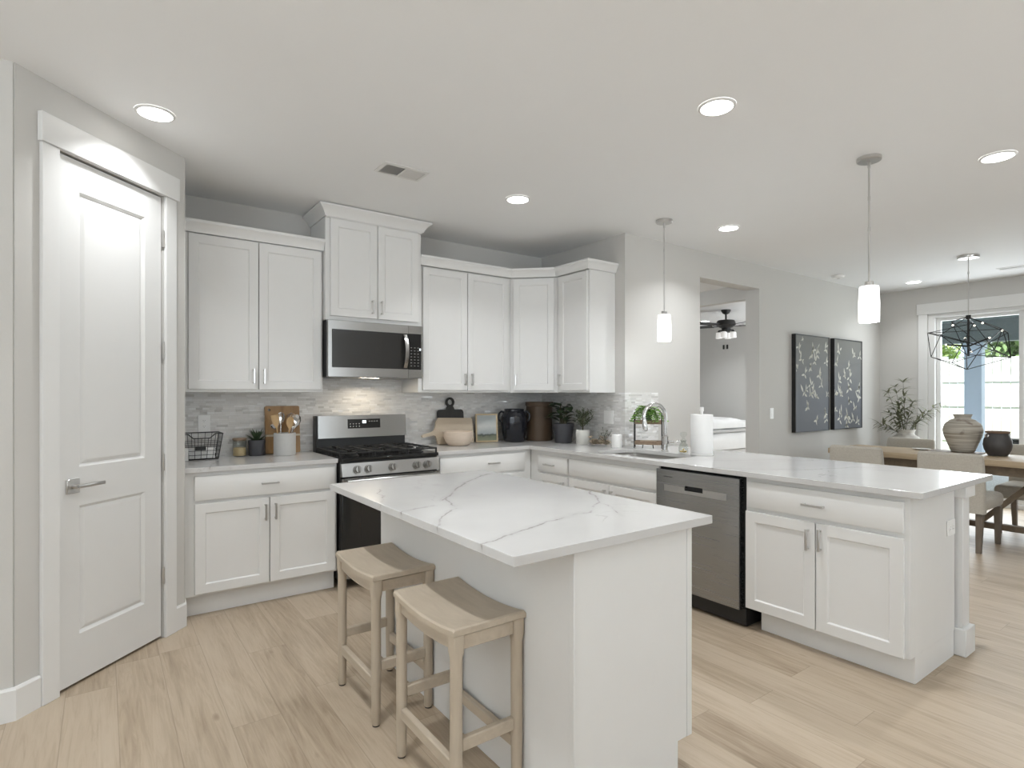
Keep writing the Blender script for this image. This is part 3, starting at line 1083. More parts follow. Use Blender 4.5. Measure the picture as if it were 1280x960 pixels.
for yy0, yy1 in ((y0 + 0.012, y0 + 0.490), (y0 + 0.494, y0 + 0.982), (y0 + 0.986, y1 - 0.012)):
    for nm, za, zb in (('drawer', 0.715, 0.858), ('door', 0.127, 0.705)):
        b = B()
        b.box(x1 + 0.0015, x1 + 0.0215, yy0, yy1, za, zb, 0.003)
        d = b.build(nm, 'cabinet_paint', t)
        h = B()
        if nm == 'drawer':
            h.box(x1 + 0.045, x1 + 0.054, (yy0 + yy1) / 2 - 0.052, (yy0 + yy1) / 2 + 0.052, 0.78, 0.792)
            for s in (-1, 1):
                h.box(x1 + 0.0215, x1 + 0.046, (yy0 + yy1) / 2 + s * 0.044 - 0.004, (yy0 + yy1) / 2 + s * 0.044 + 0.004, 0.782, 0.790)
        else:
            h.box(x1 + 0.045, x1 + 0.054, yy1 - 0.036, yy1 - 0.024, 0.55, 0.655)
            for z in (0.56, 0.645):
                h.box(x1 + 0.0215, x1 + 0.046, yy1 - 0.034, yy1 - 0.026, z - 0.004, z + 0.004)
        h.build('handle', 'nickel', d)


# ---- worktops
def bevmod(o, w=0.002):
    md = o.modifiers.new('bevel', 'BEVEL')
    md.width = w
    md.segments = 2
    md.limit_method = 'ANGLE'
    md.angle_limit = math.radians(40)
    return o


o = B().box(-3.2435, -2.3185, -0.6425, -0.001, 0.884, 0.914).build('worktop', 'quartz_counter', smooth=False)
tag(bevmod(o), 'white quartz worktop left of the range holding the basket and crock', 'worktop')
o = B().box(-2.7225, -1.818, -3.263, -1.712, 0.884, 0.914).build('island_worktop', 'quartz_island', smooth=False)
tag(bevmod(o), 'large rectangular white quartz island top with grey veins', 'worktop')
b = B()
outer = [(-1.537, -0.001), (-1.537, -0.6425), (-0.650, -0.6425), (-0.650, -3.536), (0.352, -3.536), (0.352, -1.1435), (-0.001, -1.1435), (-0.001, -0.001)]
hole = rrect(-0.555, -0.135, -2.000, -1.325, 0.09, 6)
es = []
for loop in (outer, hole):
    vs_ = [b.v((x, y, 0.884)) for x, y in loop]
    es += [b.bm.edges.new((vs_[i], vs_[(i + 1) % len(vs_)])) for i in range(len(vs_))]
r = bmesh.ops.triangle_fill(b.bm, edges=es, use_beauty=True, use_dissolve=False)
fs = [g for g in r['geom'] if isinstance(g, bmesh.types.BMFace)]
r = bmesh.ops.extrude_face_region(b.bm, geom=fs)
bmesh.ops.translate(b.bm, vec=(0, 0, 0.03), verts=[g for g in r['geom'] if isinstance(g, bmesh.types.BMVert)])
if not [f for f in b.bm.faces if all(abs(v.co.z - 0.884) < 1e-6 for v in f.verts)]:
    pass
o = b.build('peninsula_worktop', 'quartz_counter', smooth=False)
tag(bevmod(o), 'long white quartz worktop running round the corner and along the peninsula', 'worktop')

# backsplash
b = B()
b.box(-3.2445, -0.0085, -0.008, -0.0005, 0.9145, 1.3715)
b.box(-2.3165, -1.5455, -0.008, -0.0005, 1.3715, 1.484)
tag(b.build('backsplash', 'mosaic_tile', smooth=False), 'grey mosaic tile backsplash behind the range', 'backsplash')['kind'] = 'structure'
b = B()
b.box(-0.008, -0.0005, -1.1415, -0.0005, 0.9145, 1.3715)
tag(b.build('backsplash', 'mosaic_tile', smooth=False), 'grey mosaic tile backsplash on the short return wall by the white pots', 'backsplash')['kind'] = 'structure'
b = B()
b.box(-0.008, 0.350, -1.150, -1.1425, 0.9145, 1.3715)
b.box(0.350, 0.424, -1.150, -1.1425, 0.9145, 1.3715)
tag(b.build('backsplash', 'mosaic_tile', smooth=False), 'pale glossy mosaic tile patch behind the two tier shelf', 'backsplash')['kind'] = 'structure'

# ------------------------------------------------------------------ appliances
def gas_range():
    cx = -1.928
    t = thing('gas_range', 'stainless steel gas range with black cooktop between the base cabinets', 'stove', (cx, 0, 0))
    H = 0.3775
    b = B().box(-H, H, -0.645, -0.02, 0.06, 0.888, 0.002)
    for sx in (-1, 1):
        for y in (-0.60, -0.08):
            b.cyl((sx * (H - 0.05), y, 0.001), (sx * (H - 0.05), y, 0.06), 0.016, seg=10)
    b.build('body', 'black_plastic', t)
    B().box(-H + 0.003, H - 0.003, -0.672, -0.6455, 0.075, 0.215, 0.004).build('warming_drawer', 'steel', t)
    d = B().box(-H + 0.003, H - 0.003, -0.680, -0.6455, 0.225, 0.776, 0.004).build('oven_door', 'black_gloss', t)
    B().box(-0.24, 0.24, -0.6815, -0.6802, 0.33, 0.62).build('window', 'black_gloss', d)
    B().box(-H + 0.003, H - 0.003, -0.6825, -0.6803, 0.712, 0.775).build('steel_strip', 'steel', d)
    h = B()
    h.tube([(-0.355, -0.732, 0.760), (0.355, -0.732, 0.760)], 0.0125, 12)
    for sx in (-1, 1):
        h.box(sx * 0.32 - 0.012, sx * 0.32 + 0.012, -0.732, -0.6826, 0.750, 0.770, 0.003)
    h.build('handle', 'steel', d)
    b = B()
    b.rings([[(-H, -0.6455, 0.784), (H, -0.6455, 0.784), (H, -0.6455, 0.880), (-H, -0.6455, 0.880)],
             [(-H, -0.692, 0.788), (H, -0.692, 0.788), (H, -0.670, 0.878), (-H, -0.670, 0.878)]])
    cp = b.build('control_panel', 'steel', t)
    for x in (-0.266, -0.184, -0.002, 0.189, 0.276):
        k = B()
        k.cyl((x, -0.676, 0.832), (x, -0.690, 0.834), 0.029, seg=24)
        k.cyl((x, -0.690, 0.834), (x, -0.714, 0.838), 0.0245, 0.0225, seg=24)
        k.box(x - 0.004, x + 0.004, -0.726, -0.700, 0.815, 0.860, 0.002)
        k.build('knob', 'steel', cp)
    b = B()
    b.box(-H, H, -0.672, -0.085, 0.8885, 0.913, 0.004)
    b.build('cooktop', 'black_gloss', t)
    # burners
    for x, y, r in ((-0.255, -0.52, 0.045), (-0.255, -0.24, 0.036), (0.0, -0.38, 0.05), (0.255, -0.52, 0.050), (0.255, -0.24, 0.034)):
        k = B()
        k.lathe([(r * 1.25, 0.9132), (r * 1.25, 0.917), (r, 0.919), (r, 0.927), (r * 0.85, 0.930), (r * 0.85, 0.934), (0.004, 0.936)], x, y, 20)
        k.build('burner', 'cast_iron', t)
    # three cast iron grates
    for gx, w in ((-0.255, 0.118), (0.0, 0.122), (0.255, 0.118)):
        k = B()
        y0, y1 = -0.645, -0.115
        z = 0.945
        q = 0.0055
        for x in (gx - w, gx + w):
            k.box(x - q, x + q, y0, y1, z - q, z + q, 0.002)
        for y in (y0 + q, (y0 + y1) / 2, y1 - q):
            k.box(gx - w, gx + w, y - q, y + q, z - q, z + q, 0.002)
        for y in (y0 + 0.13, y1 - 0.13):
            for sx in (-1, 1):
                k.box(gx + sx * 0.028, gx + sx * w, y - q, y + q, z - q, z + q + 0.003, 0.002)
            for sy in (-1, 1):
                k.box(gx - q, gx + q, y + sy * 0.028, y + sy * 0.13, z - q, z + q + 0.003, 0.002)
        for x in (gx - w, gx + w):
            for y in (y0 + q, (y0 + y1) / 2, y1 - q):
                k.box(x - q, x + q, y - q, y + q, 0.9135, z, 0.001)
        k.build('grate', 'cast_iron', t)
    # backguard
    b = B()
    b.box(-H + 0.004, H - 0.004, -0.083, -0.02, 0.8885, 1.012, 0.002)
    b.box(-H, -H + 0.016, -0.100, -0.02, 0.8885, 1.188, 0.003)
    b.build('backguard_base', 'black_plastic', t)
    b = B()
    b.rings([[(-H + 0.017, -0.02, 1.013), (H, -0.02, 1.013), (H, -0.02, 1.188), (-H + 0.017, -0.02, 1.188)],
             [(-H + 0.017, -0.099, 1.013), (H, -0.099, 1.013), (H, -0.085, 1.188), (-H + 0.017, -0.085, 1.188)]])
    bg_ = b.build('backguard', 'steel', t)
    # tilted black glass with a lit clock
    def pnl(xa, xb, za, zb, off, th, nm, mt, par):
        def y(z):
            return -0.099 + (z - 1.013) / 0.175 * 0.014
        k = B()
        k.rings([[(xa, y(za) - off, za), (xb, y(za) - off, za), (xb, y(zb) - off, zb), (xa, y(zb) - off, zb)],
                 [(xa, y(za) - off - th, za), (xb, y(za) - off - th, za), (xb, y(zb) - off - th, zb), (xa, y(zb) - off - th, zb)]])
        return k.build(nm, mt, par)
    dp = pnl(-0.125, 0.148, 1.084, 1.158, 0.0003, 0.002, 'display', 'black_gloss', bg_)
    pnl(-0.004, 0.026, 1.124, 1.146, 0.0026, 0.0005, 'clock_digits', 'clock_glow', bg_)
    for ix in range(4):
        for iz in range(3):
            xa, za = (-0.108 + ix * 0.024, 1.098 + iz * 0.02) if iz < 2 else (0.05 + ix * 0.022, 1.136)
            yy = -0.099 + (za - 1.013) / 0.175 * 0.014 - 0.0027
            B().box(xa, xa + 0.008, yy - 0.0004, yy, za, za + 0.005).build('key_mark', 'vent_paint', bg_)


gas_range()


def microwave():
    cx = -1.935
    t = thing('microwave', 'stainless over the range microwave under the tall wall cabinet', 'microwave', (cx, 0, 1.485))
    X0, X1, Z1 = -0.378, 0.380, 0.417
    B().box(X0, X1, -0.385, -0.012, 0.004, Z1, 0.002).build('body', 'black_plastic', t)
    YF = -0.4105
    # door: steel frame round a black window
    b = B()

    def lp(i0, i1, j0, j1, y):
        return [(i0, y, j0), (i1, y, j0), (i1, y, j1), (i0, y, j1)]
    dx0, dx1 = -0.380, 0.258
    b.rings([lp(dx0, dx1, 0.0, Z1, -0.386), lp(dx0, dx1, 0.0, Z1, YF + 0.003), lp(dx0 + 0.003, dx1 - 0.001, 0.003, Z1 - 0.003, YF),
             lp(dx0 + 0.030, dx1 - 0.001, 0.070, 0.351, YF), lp(dx0 + 0.032, dx1 - 0.001, 0.071, 0.350, YF + 0.003)])
    d = b.build('door', 'steel', t, smooth=False)
    B().box(dx0 + 0.032, dx1 - 0.0015, YF - 0.0005, YF + 0.0028, 0.0715, 0.3495, 0.001).build('window', 'dark_window', d)
    h = B()
    pts = [(0.225, YF - 0.006 - 0.040 * math.sin(PI * k / 12) ** 0.8, 0.080 + 0.262 * k / 12) for k in range(13)]
    L = []
    for k, p in enumerate(pts):
        w = 0.015
        L.append([(p[0] - w, p[1] + 0.005, p[2]), (p[0] + w, p[1] + 0.005, p[2]), (p[0] + w, p[1] - 0.005, p[2]), (p[0] - w, p[1] - 0.005, p[2])])
    h.rings(L)
    h.build('handle', 'steel', d)
    b = B()
    b.box(dx1 + 0.002, X1, YF, -0.386, 0.0, 0.0695, 0.001)
    b.box(dx1 + 0.002, X1, YF, -0.386, 0.3515, Z1, 0.001)
    b.box(X1 - 0.011, X1, YF, -0.386, 0.0695, 0.3515)
    b.build('steel_trim', 'steel', t, smooth=False)
    cp = B().box(dx1 + 0.002, X1 - 0.0115, YF - 0.0005, -0.386, 0.070, 0.351, 0.001).build('control_panel', 'black_gloss', t)
    for iz in range(7):
        for ix in range(3):
            xa, za = 0.275 + ix * 0.030, 0.095 + iz * 0.024
            B().box(xa, xa + 0.012, YF - 0.0012, YF - 0.0006, za, za + 0.005).build('key_mark', 'steel_dark', cp)
    B().box(0.352, 0.364, YF - 0.0014, YF - 0.0006, 0.222, 0.238).build('clock_digits', 'clock_glow', cp)
    B().box(-0.36, 0.36, -0.375, -0.03, 0.0, 0.0035).build('vent_grille', 'steel_dark', t)
    lamp('cooktop_light', 'AREA', (cx + 0.02, -0.19, 1.480), 1.5, (1.0, 0.86, 0.66), (math.radians(-18), 0, 0), shape='RECTANGLE', size=0.16, size_y=0.06)


microwave()


def dishwasher():
    t = thing('dishwasher', 'stainless steel dishwasher in the peninsula between sink and end cabinet', 'dishwasher', (0, 0, 0), R90)
    B().box(2.021, 2.650, -0.600, -0.03, 0.01, 0.880).build('tub', 'dark_gap', t)
    B().box(2.024, 2.648, -0.606, -0.6005, 0.012, 0.105, 0.001).build('kick_plate', 'black_plastic', t)
    b = B()
    X0, X1, Z0, Z1, yf, yb = 2.023, 2.628, 0.108, 0.866, -0.646, -0.6005
    xs = [X0, 2.250, 2.380, X1]
    zs = [Z0, 0.748, 0.778, Z1]
    for i in range(3):
        for j in range(3):
            x0, x1, z0, z1 = xs[i], xs[i + 1], zs[j], zs[j + 1]
            q = lambda y, e=0.0: [(x0 + e, y, z0 + e), (x1 - e, y, z0 + e), (x1 - e, y, z1 - e), (x0 + e, y, z1 - e)]
            if i == 1 and j == 1:
                b.rings([q(yf), q(yf + 0.022, 0.002)], cap0=False, cap1=False)
            else:
                b.f([b.v(p) for p in q(yf)])
    o = [(X0, Z0), (X1, Z0), (X1, Z1), (X0, Z1)]
    b.rings([[(x, yf, z) for x, z in o], [(x, yb, z) for x, z in o]], cap0=False)
    bmesh.ops.remove_doubles(b.bm, verts=b.bm.verts[:], dist=1e-5)
    d = b.build('door', 'steel_cool', t, smooth=False)
    B().box(2.252, 2.378, -0.6235, -0.6205, 0.750, 0.776).build('pocket_handle', 'black_plastic', d)
    k = B()
    k.box(2.088, 2.246, yf - 0.0010, yf - 0.0002, 0.727, 0.769)
    k.box(2.384, 2.546, yf - 0.0010, yf - 0.0002, 0.727, 0.769)
    k.box(2.246, 2.384, yf - 0.0010, yf - 0.0002, 0.727, 0.747)
    k.build('handle_band', 'steel_band', d)
    k = B()
    for i, w in enumerate((5, 4, 3, 5, 3, 4, 4, 3, 4)):
        k.box(2.085 + i * 0.0078, 2.085 + i * 0.0078 + w * 0.001, yf - 0.0008, yf - 0.0002, 0.818, 0.824)
    k.build('badge_lettering', 'dark_slot', d)


dishwasher()

# ------------------------------------------------------------------ sink and faucet
t = thing('kitchen_sink', 'undermount stainless sink set in the peninsula worktop', 'sink', (-0.345, -1.665, 0.72))
b = B()
A0 = [(x + 0.345, y + 1.665) for x, y in rrect(-0.575, -0.115, -2.0165, -1.305, 0.09, 6)]
A1 = [(x + 0.345, y + 1.665) for x, y in rrect(-0.557, -0.133, -2.002, -1.323, 0.09, 6)]
A2 = [(x + 0.345, y + 1.665) for x, y in rrect(-0.545, -0.145, -1.995, -1.335, 0.08, 6)]
A3 = [(x + 0.345, y + 1.665) for x, y in rrect(-0.52, -0.17, -1.97, -1.36, 0.06, 6)]
b.rings([[(x, y, 0.158) for x, y in A0], [(x, y, 0.163) for x, y in A0], [(x, y, 0.163) for x, y in A1], [(x, y, 0.03) for x, y in A2], [(x, y, 0.012) for x, y in A3]], cap0=False, cap1=True)
b.rings([[(x, y, 0.158) for x, y in A0], [(x * 1.0, y * 1.0, 0.0) for x, y in A1]], cap0=False, cap1=True)
b.build('basin', 'sink_steel', t, recalc=False)
B().lathe([(0.055, 0.0122), (0.05, 0.016), (0.03, 0.0135), (0.004, 0.0135)], 0, 0, 20).build('drain', 'chrome', t)

t = thing('kitchen_faucet', 'chrome gooseneck faucet with side lever behind the sink', 'faucet', (-0.085, -1.640, 0.9145))
b = B()
b.lathe([(0.029, 0), (0.029, 0.006), (0.023, 0.012), (0.021, 0.055), (0.024, 0.058), (0.024, 0.115), (0.018, 0.122), (0.015, 0.13)], 0, 0, 20)
b.build('base', 'chrome', t)
sp = Vector((-1, 0.25, 0)).normalized()
pts = [Vector((0, 0, 0.125)), Vector((0, 0, 0.20)), Vector((0, 0, 0.255))]
R = 0.098
for k in range(1, 13):
    a = PI * k / 12 * 1.08
    pts.append(Vector((0, 0, 0.27)) + sp * (R - R * math.cos(a)) + Vector((0, 0, R * math.sin(a))))
b = B().tube(pts, 0.0145, 14)
b.build('spout', 'chrome', t)
e = pts[-1]
dd = (pts[-1] - pts[-2]).normalized()
b = B().tube([e - dd * 0.004, e + dd * 0.015, e + dd * 0.02, e + dd * 0.075, e + dd * 0.085], [0.0155, 0.0165, 0.019, 0.0205, 0.017], 14)
b.build('spray_head', 'chrome', t)
b = B()
b.cyl((0.012, -0.018, 0.070), (0.048, -0.046, 0.070), 0.014, seg=14)
b.tube([(0.048, -0.046, 0.070), (0.072, -0.062, 0.074), (0.084, -0.071, 0.078)], [0.008, 0.008, 0.012], 10)
b.build('lever', 'chrome', t)

# ------------------------------------------------------------------ electrical plates
def outlet(name, label, loc, rz, w, h, kind, cat='outlet', horiz=False):
    """plate lying against y = 0 and facing -y in its own frame"""
    t = thing(name, label, cat, loc, rz)
    B().box(-w / 2, w / 2, -0.006, -0.0008, -h / 2, h / 2, 0.002).build('cover_plate', 'white_plastic', t)
    if kind == 'outlet':
        for s in (-1, 1):
            cx, cz = (s * 0.020, 0) if horiz else (0, s * 0.020)
            b = B().lathe([(0.0155, 0.0), (0.0155, 0.0016), (0.002, 0.0017)], 0, 0, 20)
            o = b.build('socket', 'white_plastic', t)
            o.location = (cx, -0.006, cz)
            o.rotation_euler = (PI / 2, 0, 0)
            k = B()
            for q in (-0.0055, 0.0055):
                if horiz:
                    k.box(-0.001, 0.005, q - 0.0008, q + 0.0008, 0.0017, 0.0021)
                else:
                    k.box(q - 0.0008, q + 0.0008, -0.001, 0.005, 0.0017, 0.0021)
            k.box(-0.0015, 0.0015, -0.0085, -0.005, 0.0017, 0.0021)
            k.build('slots', 'dark_slot', o)
    else:
        n = 2 if w > 0.1 else 1
        for i in range(n):
            cx = (i - (n - 1) / 2) * 0.046
            B().box(cx - 0.0165, cx + 0.0165, -0.009, -0.0062, -0.033, 0.033, 0.002).build('rocker', 'white_plastic', t)
    return t


outlet('wall_outlet', 'white wall outlet on the tile above the wire basket', (-3.058, -0.0085, 1.152), 0, 0.078, 0.122, 'outlet')
outlet('light_switch', 'white double switch plate on the tile right of the small olive tree', (-0.0085, -0.960, 1.155), R90, 0.118, 0.118, 'switch', 'light switch')
outlet('wall_outlet', 'white outlet set in the end panel of the peninsula beside the post', (-0.100, -3.4765, 0.674), 0, 0.105, 0.080, 'outlet', horiz=True)
outlet('light_switch', 'small white switch plate on the wall between the passage and the dark pictures', (2.315, -1.1425, 1.146), 0, 0.072, 0.118, 'switch', 'light switch')
t = thing('wall_plate', 'pair of small black sockets high on the bedroom wall', 'outlet', (6.7495, 2.36, 2.325), R90)
for s in (-1, 1):
    B().box(s * 0.042 - 0.020, s * 0.042 + 0.020, -0.012, -0.0005, -0.045, 0.045, 0.003).build('socket', 'black_plastic', t)

# ------------------------------------------------------------------ ceiling fittings
def downlight(loc, label, group='round recessed ceiling lights', lampw=DL_W, spread=None):
    t = thing('recessed_light', label, 'ceiling light', loc, 0, group)
    B().lathe([(0.088, -0.0005), (0.088, -0.003), (0.078, -0.008), (0.0745, -0.008)], 0, 0, 36, cap0=False, cap1=False).build('trim_ring', 'trim_paint', t)
    B().lathe([(0.0745, -0.0015), (0.0745, -0.0075), (0.05, -0.0085), (0.003, -0.009)], 0, 0, 36).build('lens', 'lens_glow', t)
    lamp('downlight_lamp', 'AREA', (loc[0], loc[1], loc[2] - 0.012), lampw, WARM, (0, 0, 0), shape='DISK', size=0.07, spread=math.radians(spread or (112 if loc[0] < -3 else 124)))
    return t


downlight((-3.427, -1.227, ZC), 'round recessed light above the pantry door', lampw=DL_W * 0.62)
downlight((-1.238, -2.885, ZC), 'round recessed light over the near end of the island, largest right of centre')
downlight((-1.246, -1.281, ZC), 'round recessed light in front of the corner cabinets near the ceiling vent')
downlight((0.593, -3.500, ZC), 'round recessed light at the far right edge, beyond the larger pendant')
downlight((0.590, -1.749, ZC), 'round recessed light between the two white pendants')
downlight((4.49, -1.745, ZC), 'small distant recessed light near the dining corner', lampw=DL_W * 0.55)
downlight((5.65, 2.08, ZC), 'small recessed light in the bedroom behind the ceiling fan')
for x, y in ((1.55, 0.9), (4.4, -0.3)):  # unseen downlights added to lighten the doorway header and the bed
    downlight((x, y, ZC), 'round recessed light added to brighten passage and bedroom, out of the picture', spread=178)
for x, y in ((-3.427, -2.89), (-3.427, -4.5), (-1.24, -4.5), (0.593, -5.3), (4.49, -3.5)):
    downlight((x, y, ZC), 'round recessed light overhead, out of the picture', lampw=DL_W if y > -3 else DL_W * 0.3)


def pendant(loc, label):
    t = thing('pendant_light', label, 'pendant light', loc, 0, 'cylinder pendants above the peninsula')
    B().lathe([(0.064, -0.0005), (0.064, -0.018), (0.060, -0.023), (0.012, -0.024)], 0, 0, 28).build('canopy', 'nickel', t)
    zt = 1.992 - ZC
    zb = 1.781 - ZC
    b = B()
    b.cyl((0, 0, -0.024), (0, 0, -0.06), 0.008, seg=10)
    for z in (-0.24, -0.42):
        b.cyl((0, 0, z - 0.012), (0, 0, z + 0.012), 0.0068, seg=10)
    b.cyl((0, 0, -0.05), (0, 0, zt + 0.02), 0.0048, seg=10)
    b.build('rod', 'nickel', t)
    b = B()
    b.lathe([(0.006, zt + 0.028), (0.022, zt + 0.026), (0.024, zt + 0.003)], 0, 0, 20)
    b.build('socket_cap', 'nickel', t)
    b = B()
    b.lathe([(0.012, zt), (0.046, zt - 0.001), (0.050, zt - 0.005), (0.0545, zt - 0.10), (0.0535, zb + 0.004), (0.051, zb), (0.0485, zb + 0.003), (0.049, zt - 0.10), (0.045, zt - 0.006), (0.012, zt - 0.005)], 0, 0, 32)
    b.build('shade', 'shade_glow', t)
    lamp('pendant_lamp', 'POINT', (loc[0], loc[1], 1.775), 2.4, WARM, shadow_soft_size=0.045)
    return t


pendant((-0.005, -1.566, ZC), 'white cylinder pendant hanging over the sink, left and smaller of the two')
pendant((0.004, -3.053, ZC), 'white cylinder pendant over the near end of the peninsula, nearer of the two')


def vent(loc, label, lx, ly, rz=0):
    t = thing('ceiling_vent', label, 'air vent', loc, rz)
    b = B()
    w = 0.022

    def lp(x, y, z):
        return [(-x, -y, z), (x, -y, z), (x, y, z), (-x, y, z)]
    b.rings([lp(lx, ly, -0.0005), lp(lx, ly, -0.004), lp(lx - w, ly - w, -0.008), lp(lx - w, ly - w, -0.0012)], cap0=False, cap1=False)
    b.box(-0.006, 0.006, -ly + w, ly - w, -0.007, -0.0025)
    b.build('frame', 'vent_paint', t)
    B().box(-lx + w, lx - w, -ly + w, ly - w, -0.0018, -0.0008).build('duct_opening', 'dark_gap', t)
    b = B()
    n = 14
    for side in (-1, 1):
        for i in range(n):
            x = side * (0.012 + (lx - w - 0.016) * (i + 0.5) / n)
            q = side * 0.0042
            b.rings([[(x - q - 0.0006, y, -0.0022) for y in (-ly + w, ly - w)] + [(x - q + 0.0006, y, -0.0022) for y in (ly - w, -ly + w)],
                     [(x + q - 0.0006, y, -0.0072) for y in (-ly + w, ly - w)] + [(x + q + 0.0006, y, -0.0072) for y in (ly - w, -ly + w)]])
    b.build('louvres', 'vent_paint', t)


vent((-2.126, -1.260, ZC), 'white ceiling vent with two louvre halves above the range', 0.150, 0.090)
vent((4.45, -2.72, ZC), 'white ceiling vent at the far right over the dining area', 0.09, 0.15)
t = thing('smoke_detector', 'small round white smoke detector on the ceiling before the dining wall', 'smoke detector', (3.33, -1.385, ZC))
B().lathe([(0.068, -0.0005), (0.068, -0.012), (0.058, -0.030), (0.03, -0.036), (0.003, -0.037)], 0, 0, 28).build('body', 'white_plastic', t)
B().lathe([(0.016, -0.0368), (0.014, -0.041), (0.002, -0.041)], 0.0, 0.0, 14).build('test_button', 'vent_paint', t)

# ------------------------------------------------------------------ counter stools
def stool(loc, label):
    t = thing('counter_stool', label, 'stool', loc, 0, 'wooden saddle stools at the island')
    hx, hy, H = 0.1425, 0.226, 0.624
    b = B()
    n = 16
    top, bot = [], []

    def zt(y):
        return H - 0.020 * (1 - (y / hy) ** 2)
    xs = (-hx, -hx + 0.006, -hx + 0.07, 0, hx - 0.07, hx - 0.006, hx)
    dz = (-0.006, 0, 0, 0, 0, 0, -0.006)
    ys = [-hy, -hy + 0.006] + [-hy + 0.006 + (2 * hy - 0.012) * i / n for i in range(1, n)] + [hy - 0.006, hy]
    ez = lambda i: -0.005 if i in (0, len(ys) - 1) else 0
    G = [[b.v((x, y, zt(y) + d + ez(i))) for x, d in zip(xs, dz)] for i, y in enumerate(ys)]
    L = [[b.v((x, y, zt(y) - 0.024)) for x in xs] for y in ys]
    m = len(xs)
    for i in range(len(ys) - 1):
        for j in range(m - 1):
            b.f([G[i][j], G[i][j + 1], G[i + 1][j + 1], G[i + 1][j]])
            b.f([L[i][j], L[i + 1][j], L[i + 1][j + 1], L[i][j + 1]])
        b.f([G[i][0], G[i + 1][0], L[i + 1][0], L[i][0]])
        b.f([G[i][m - 1], L[i][m - 1], L[i + 1][m - 1], G[i + 1][m - 1]])
    for j in range(m - 1):
        b.f([G[0][j], L[0][j], L[0][j + 1], G[0][j + 1]])
        b.f([G[-1][j], G[-1][j + 1], L[-1][j + 1], L[-1][j]])
    b.build('seat', 'stool_oak', t, ang=0.5)
    lw = 0.041
    for sx in (-1, 1):
        for sy in (-1, 1):
            cx, cy = sx * (hx - 0.003 - lw / 2), sy * (hy - 0.003 - lw / 2)
            b = B()
            zz = zt(cy + sy * lw / 2) - 0.0255
            sq = rrect(-lw / 2, lw / 2, -lw / 2, lw / 2, 0.007, 3)
            rd = rrect(-lw / 2 + 0.001, lw / 2 - 0.001, -lw / 2 + 0.001, lw / 2 - 0.001, 0.0175, 3)
            ft = rrect(-0.0175, 0.0175, -0.0175, 0.0175, 0.016, 3)
            b.rings([[(cx + x * 0.9, cy + y * 0.9, 0.006) for x, y in ft], [(cx + x, cy + y, 0.010) for x, y in ft],
                     [(cx + x, cy + y, 0.20) for x, y in rd], [(cx + x, cy + y, 0.52) for x, y in rd],
                     [(cx + x, cy + y, 0.545) for x, y in sq], [(cx + x, cy + y, zz - 0.006) for x, y in sq], [(cx + x, cy + y, zz) for x, y in sq]])
            lg = b.build('leg', 'stool_oak_leg', t)
            k = B().lathe([(0.015, 0.0005), (0.0155, 0.006)], cx, cy, 14)
            k.build('foot_glide', 'black_plastic', lg)
    ax, ay = hx - 0.003 - lw, hy - 0.003 - lw
    # aprons under the seat: curved along the length, straight at the ends
    for sx in (-1, 1):
        xm = sx * (hx - 0.003 - lw / 2)
        b = B()
        yy = [-ay + 2 * ay * i / 12 for i in range(13)]
        b.rings([[(xm - 0.011, y, zt(y) - 0.025), (xm + 0.011, y, zt(y) - 0.025), (xm + 0.011, y, zt(y) - 0.068), (xm - 0.011, y, zt(y) - 0.068)] for y in yy])
        b.build('apron', 'stool_oak', t)
    for sy in (-1, 1):
        ym = sy * (hy - 0.003 - lw / 2)
        b = B().box(-ax, ax, ym - 0.011, ym + 0.011, zt(ym) - 0.072, zt(ym) - 0.026, 0.002)
        b.build('apron', 'stool_oak', t)
    for sx in (-1, 1):
        xm = sx * (hx - 0.003 - lw / 2)
        B().box(xm - 0.012, xm + 0.012, -ay - 0.004, ay + 0.004, 0.150, 0.192, 0.004).build('stretcher', 'stool_oak', t)
    for sy in (-1, 1):
        ym = sy * (hy - 0.003 - lw / 2)
        B().box(-ax - 0.004, ax + 0.004, ym - 0.012, ym + 0.012, 0.222, 0.264, 0.004).build('stretcher', 'stool_oak', t)
    return t


st = stool((-2.6085, -2.757, 0), 'light oak saddle seat stool at the island, the nearer of the two')
dup(st, (-2.6085, -2.107, 0), None, 'light oak saddle seat stool at the island, the farther one beside the range')

CTZ = 0.9145
rnd = random.Random(7)


def leafy(b, base, n, spread, Lr, Wr, up0, bend=0.3, seed=1, droop=0.0):
    """n blades fanning from one point"""
    r_ = random.Random(seed)
    for i in range(n):
        a = 2 * PI * (i * 0.381966 + r_.uniform(-0.05, 0.05))
        t = (i + 0.5) / n
        el = up0 + (1 - up0) * (1 - t) - droop * t
        d = Vector((math.cos(a) * spread, math.sin(a) * spread, el))
        b.leaf(Vector(base) + Vector((math.cos(a), math.sin(a), 0)) * 0.006, d, (0, 0, 1), r_.uniform(*Lr), r_.uniform(*Wr), bend * r_.uniform(0.6, 1.3))
    return b


def pot(t, r0, r1, h, mt, lip=0.0, name='pot', soil=True):
    b = B()
    pr = [(r0 * 0.96, 0.0), (r0, 0.004), (r1, h - 0.004)]
    if lip:
        pr = [(r0 * 0.96, 0.0), (r0, 0.004), (r1, h - lip - 0.004), (r1 + 0.004, h - lip), (r1 + 0.004, h - 0.003)]
    pr += [(pr[-1][0] - 0.002, h), (r1 - 0.006, h), (r1 - 0.008, h - 0.02), (r1 - 0.010, h - 0.025)]
    b.lathe(pr, seg=32)
    b.build(name, mt, t)
    if soil:
        B().lathe([(r1 - 0.009, h - 0.024), (r1 * 0.5, h - 0.018), (0.003, h - 0.017)], cap0=False).build('soil', 'soil', t)


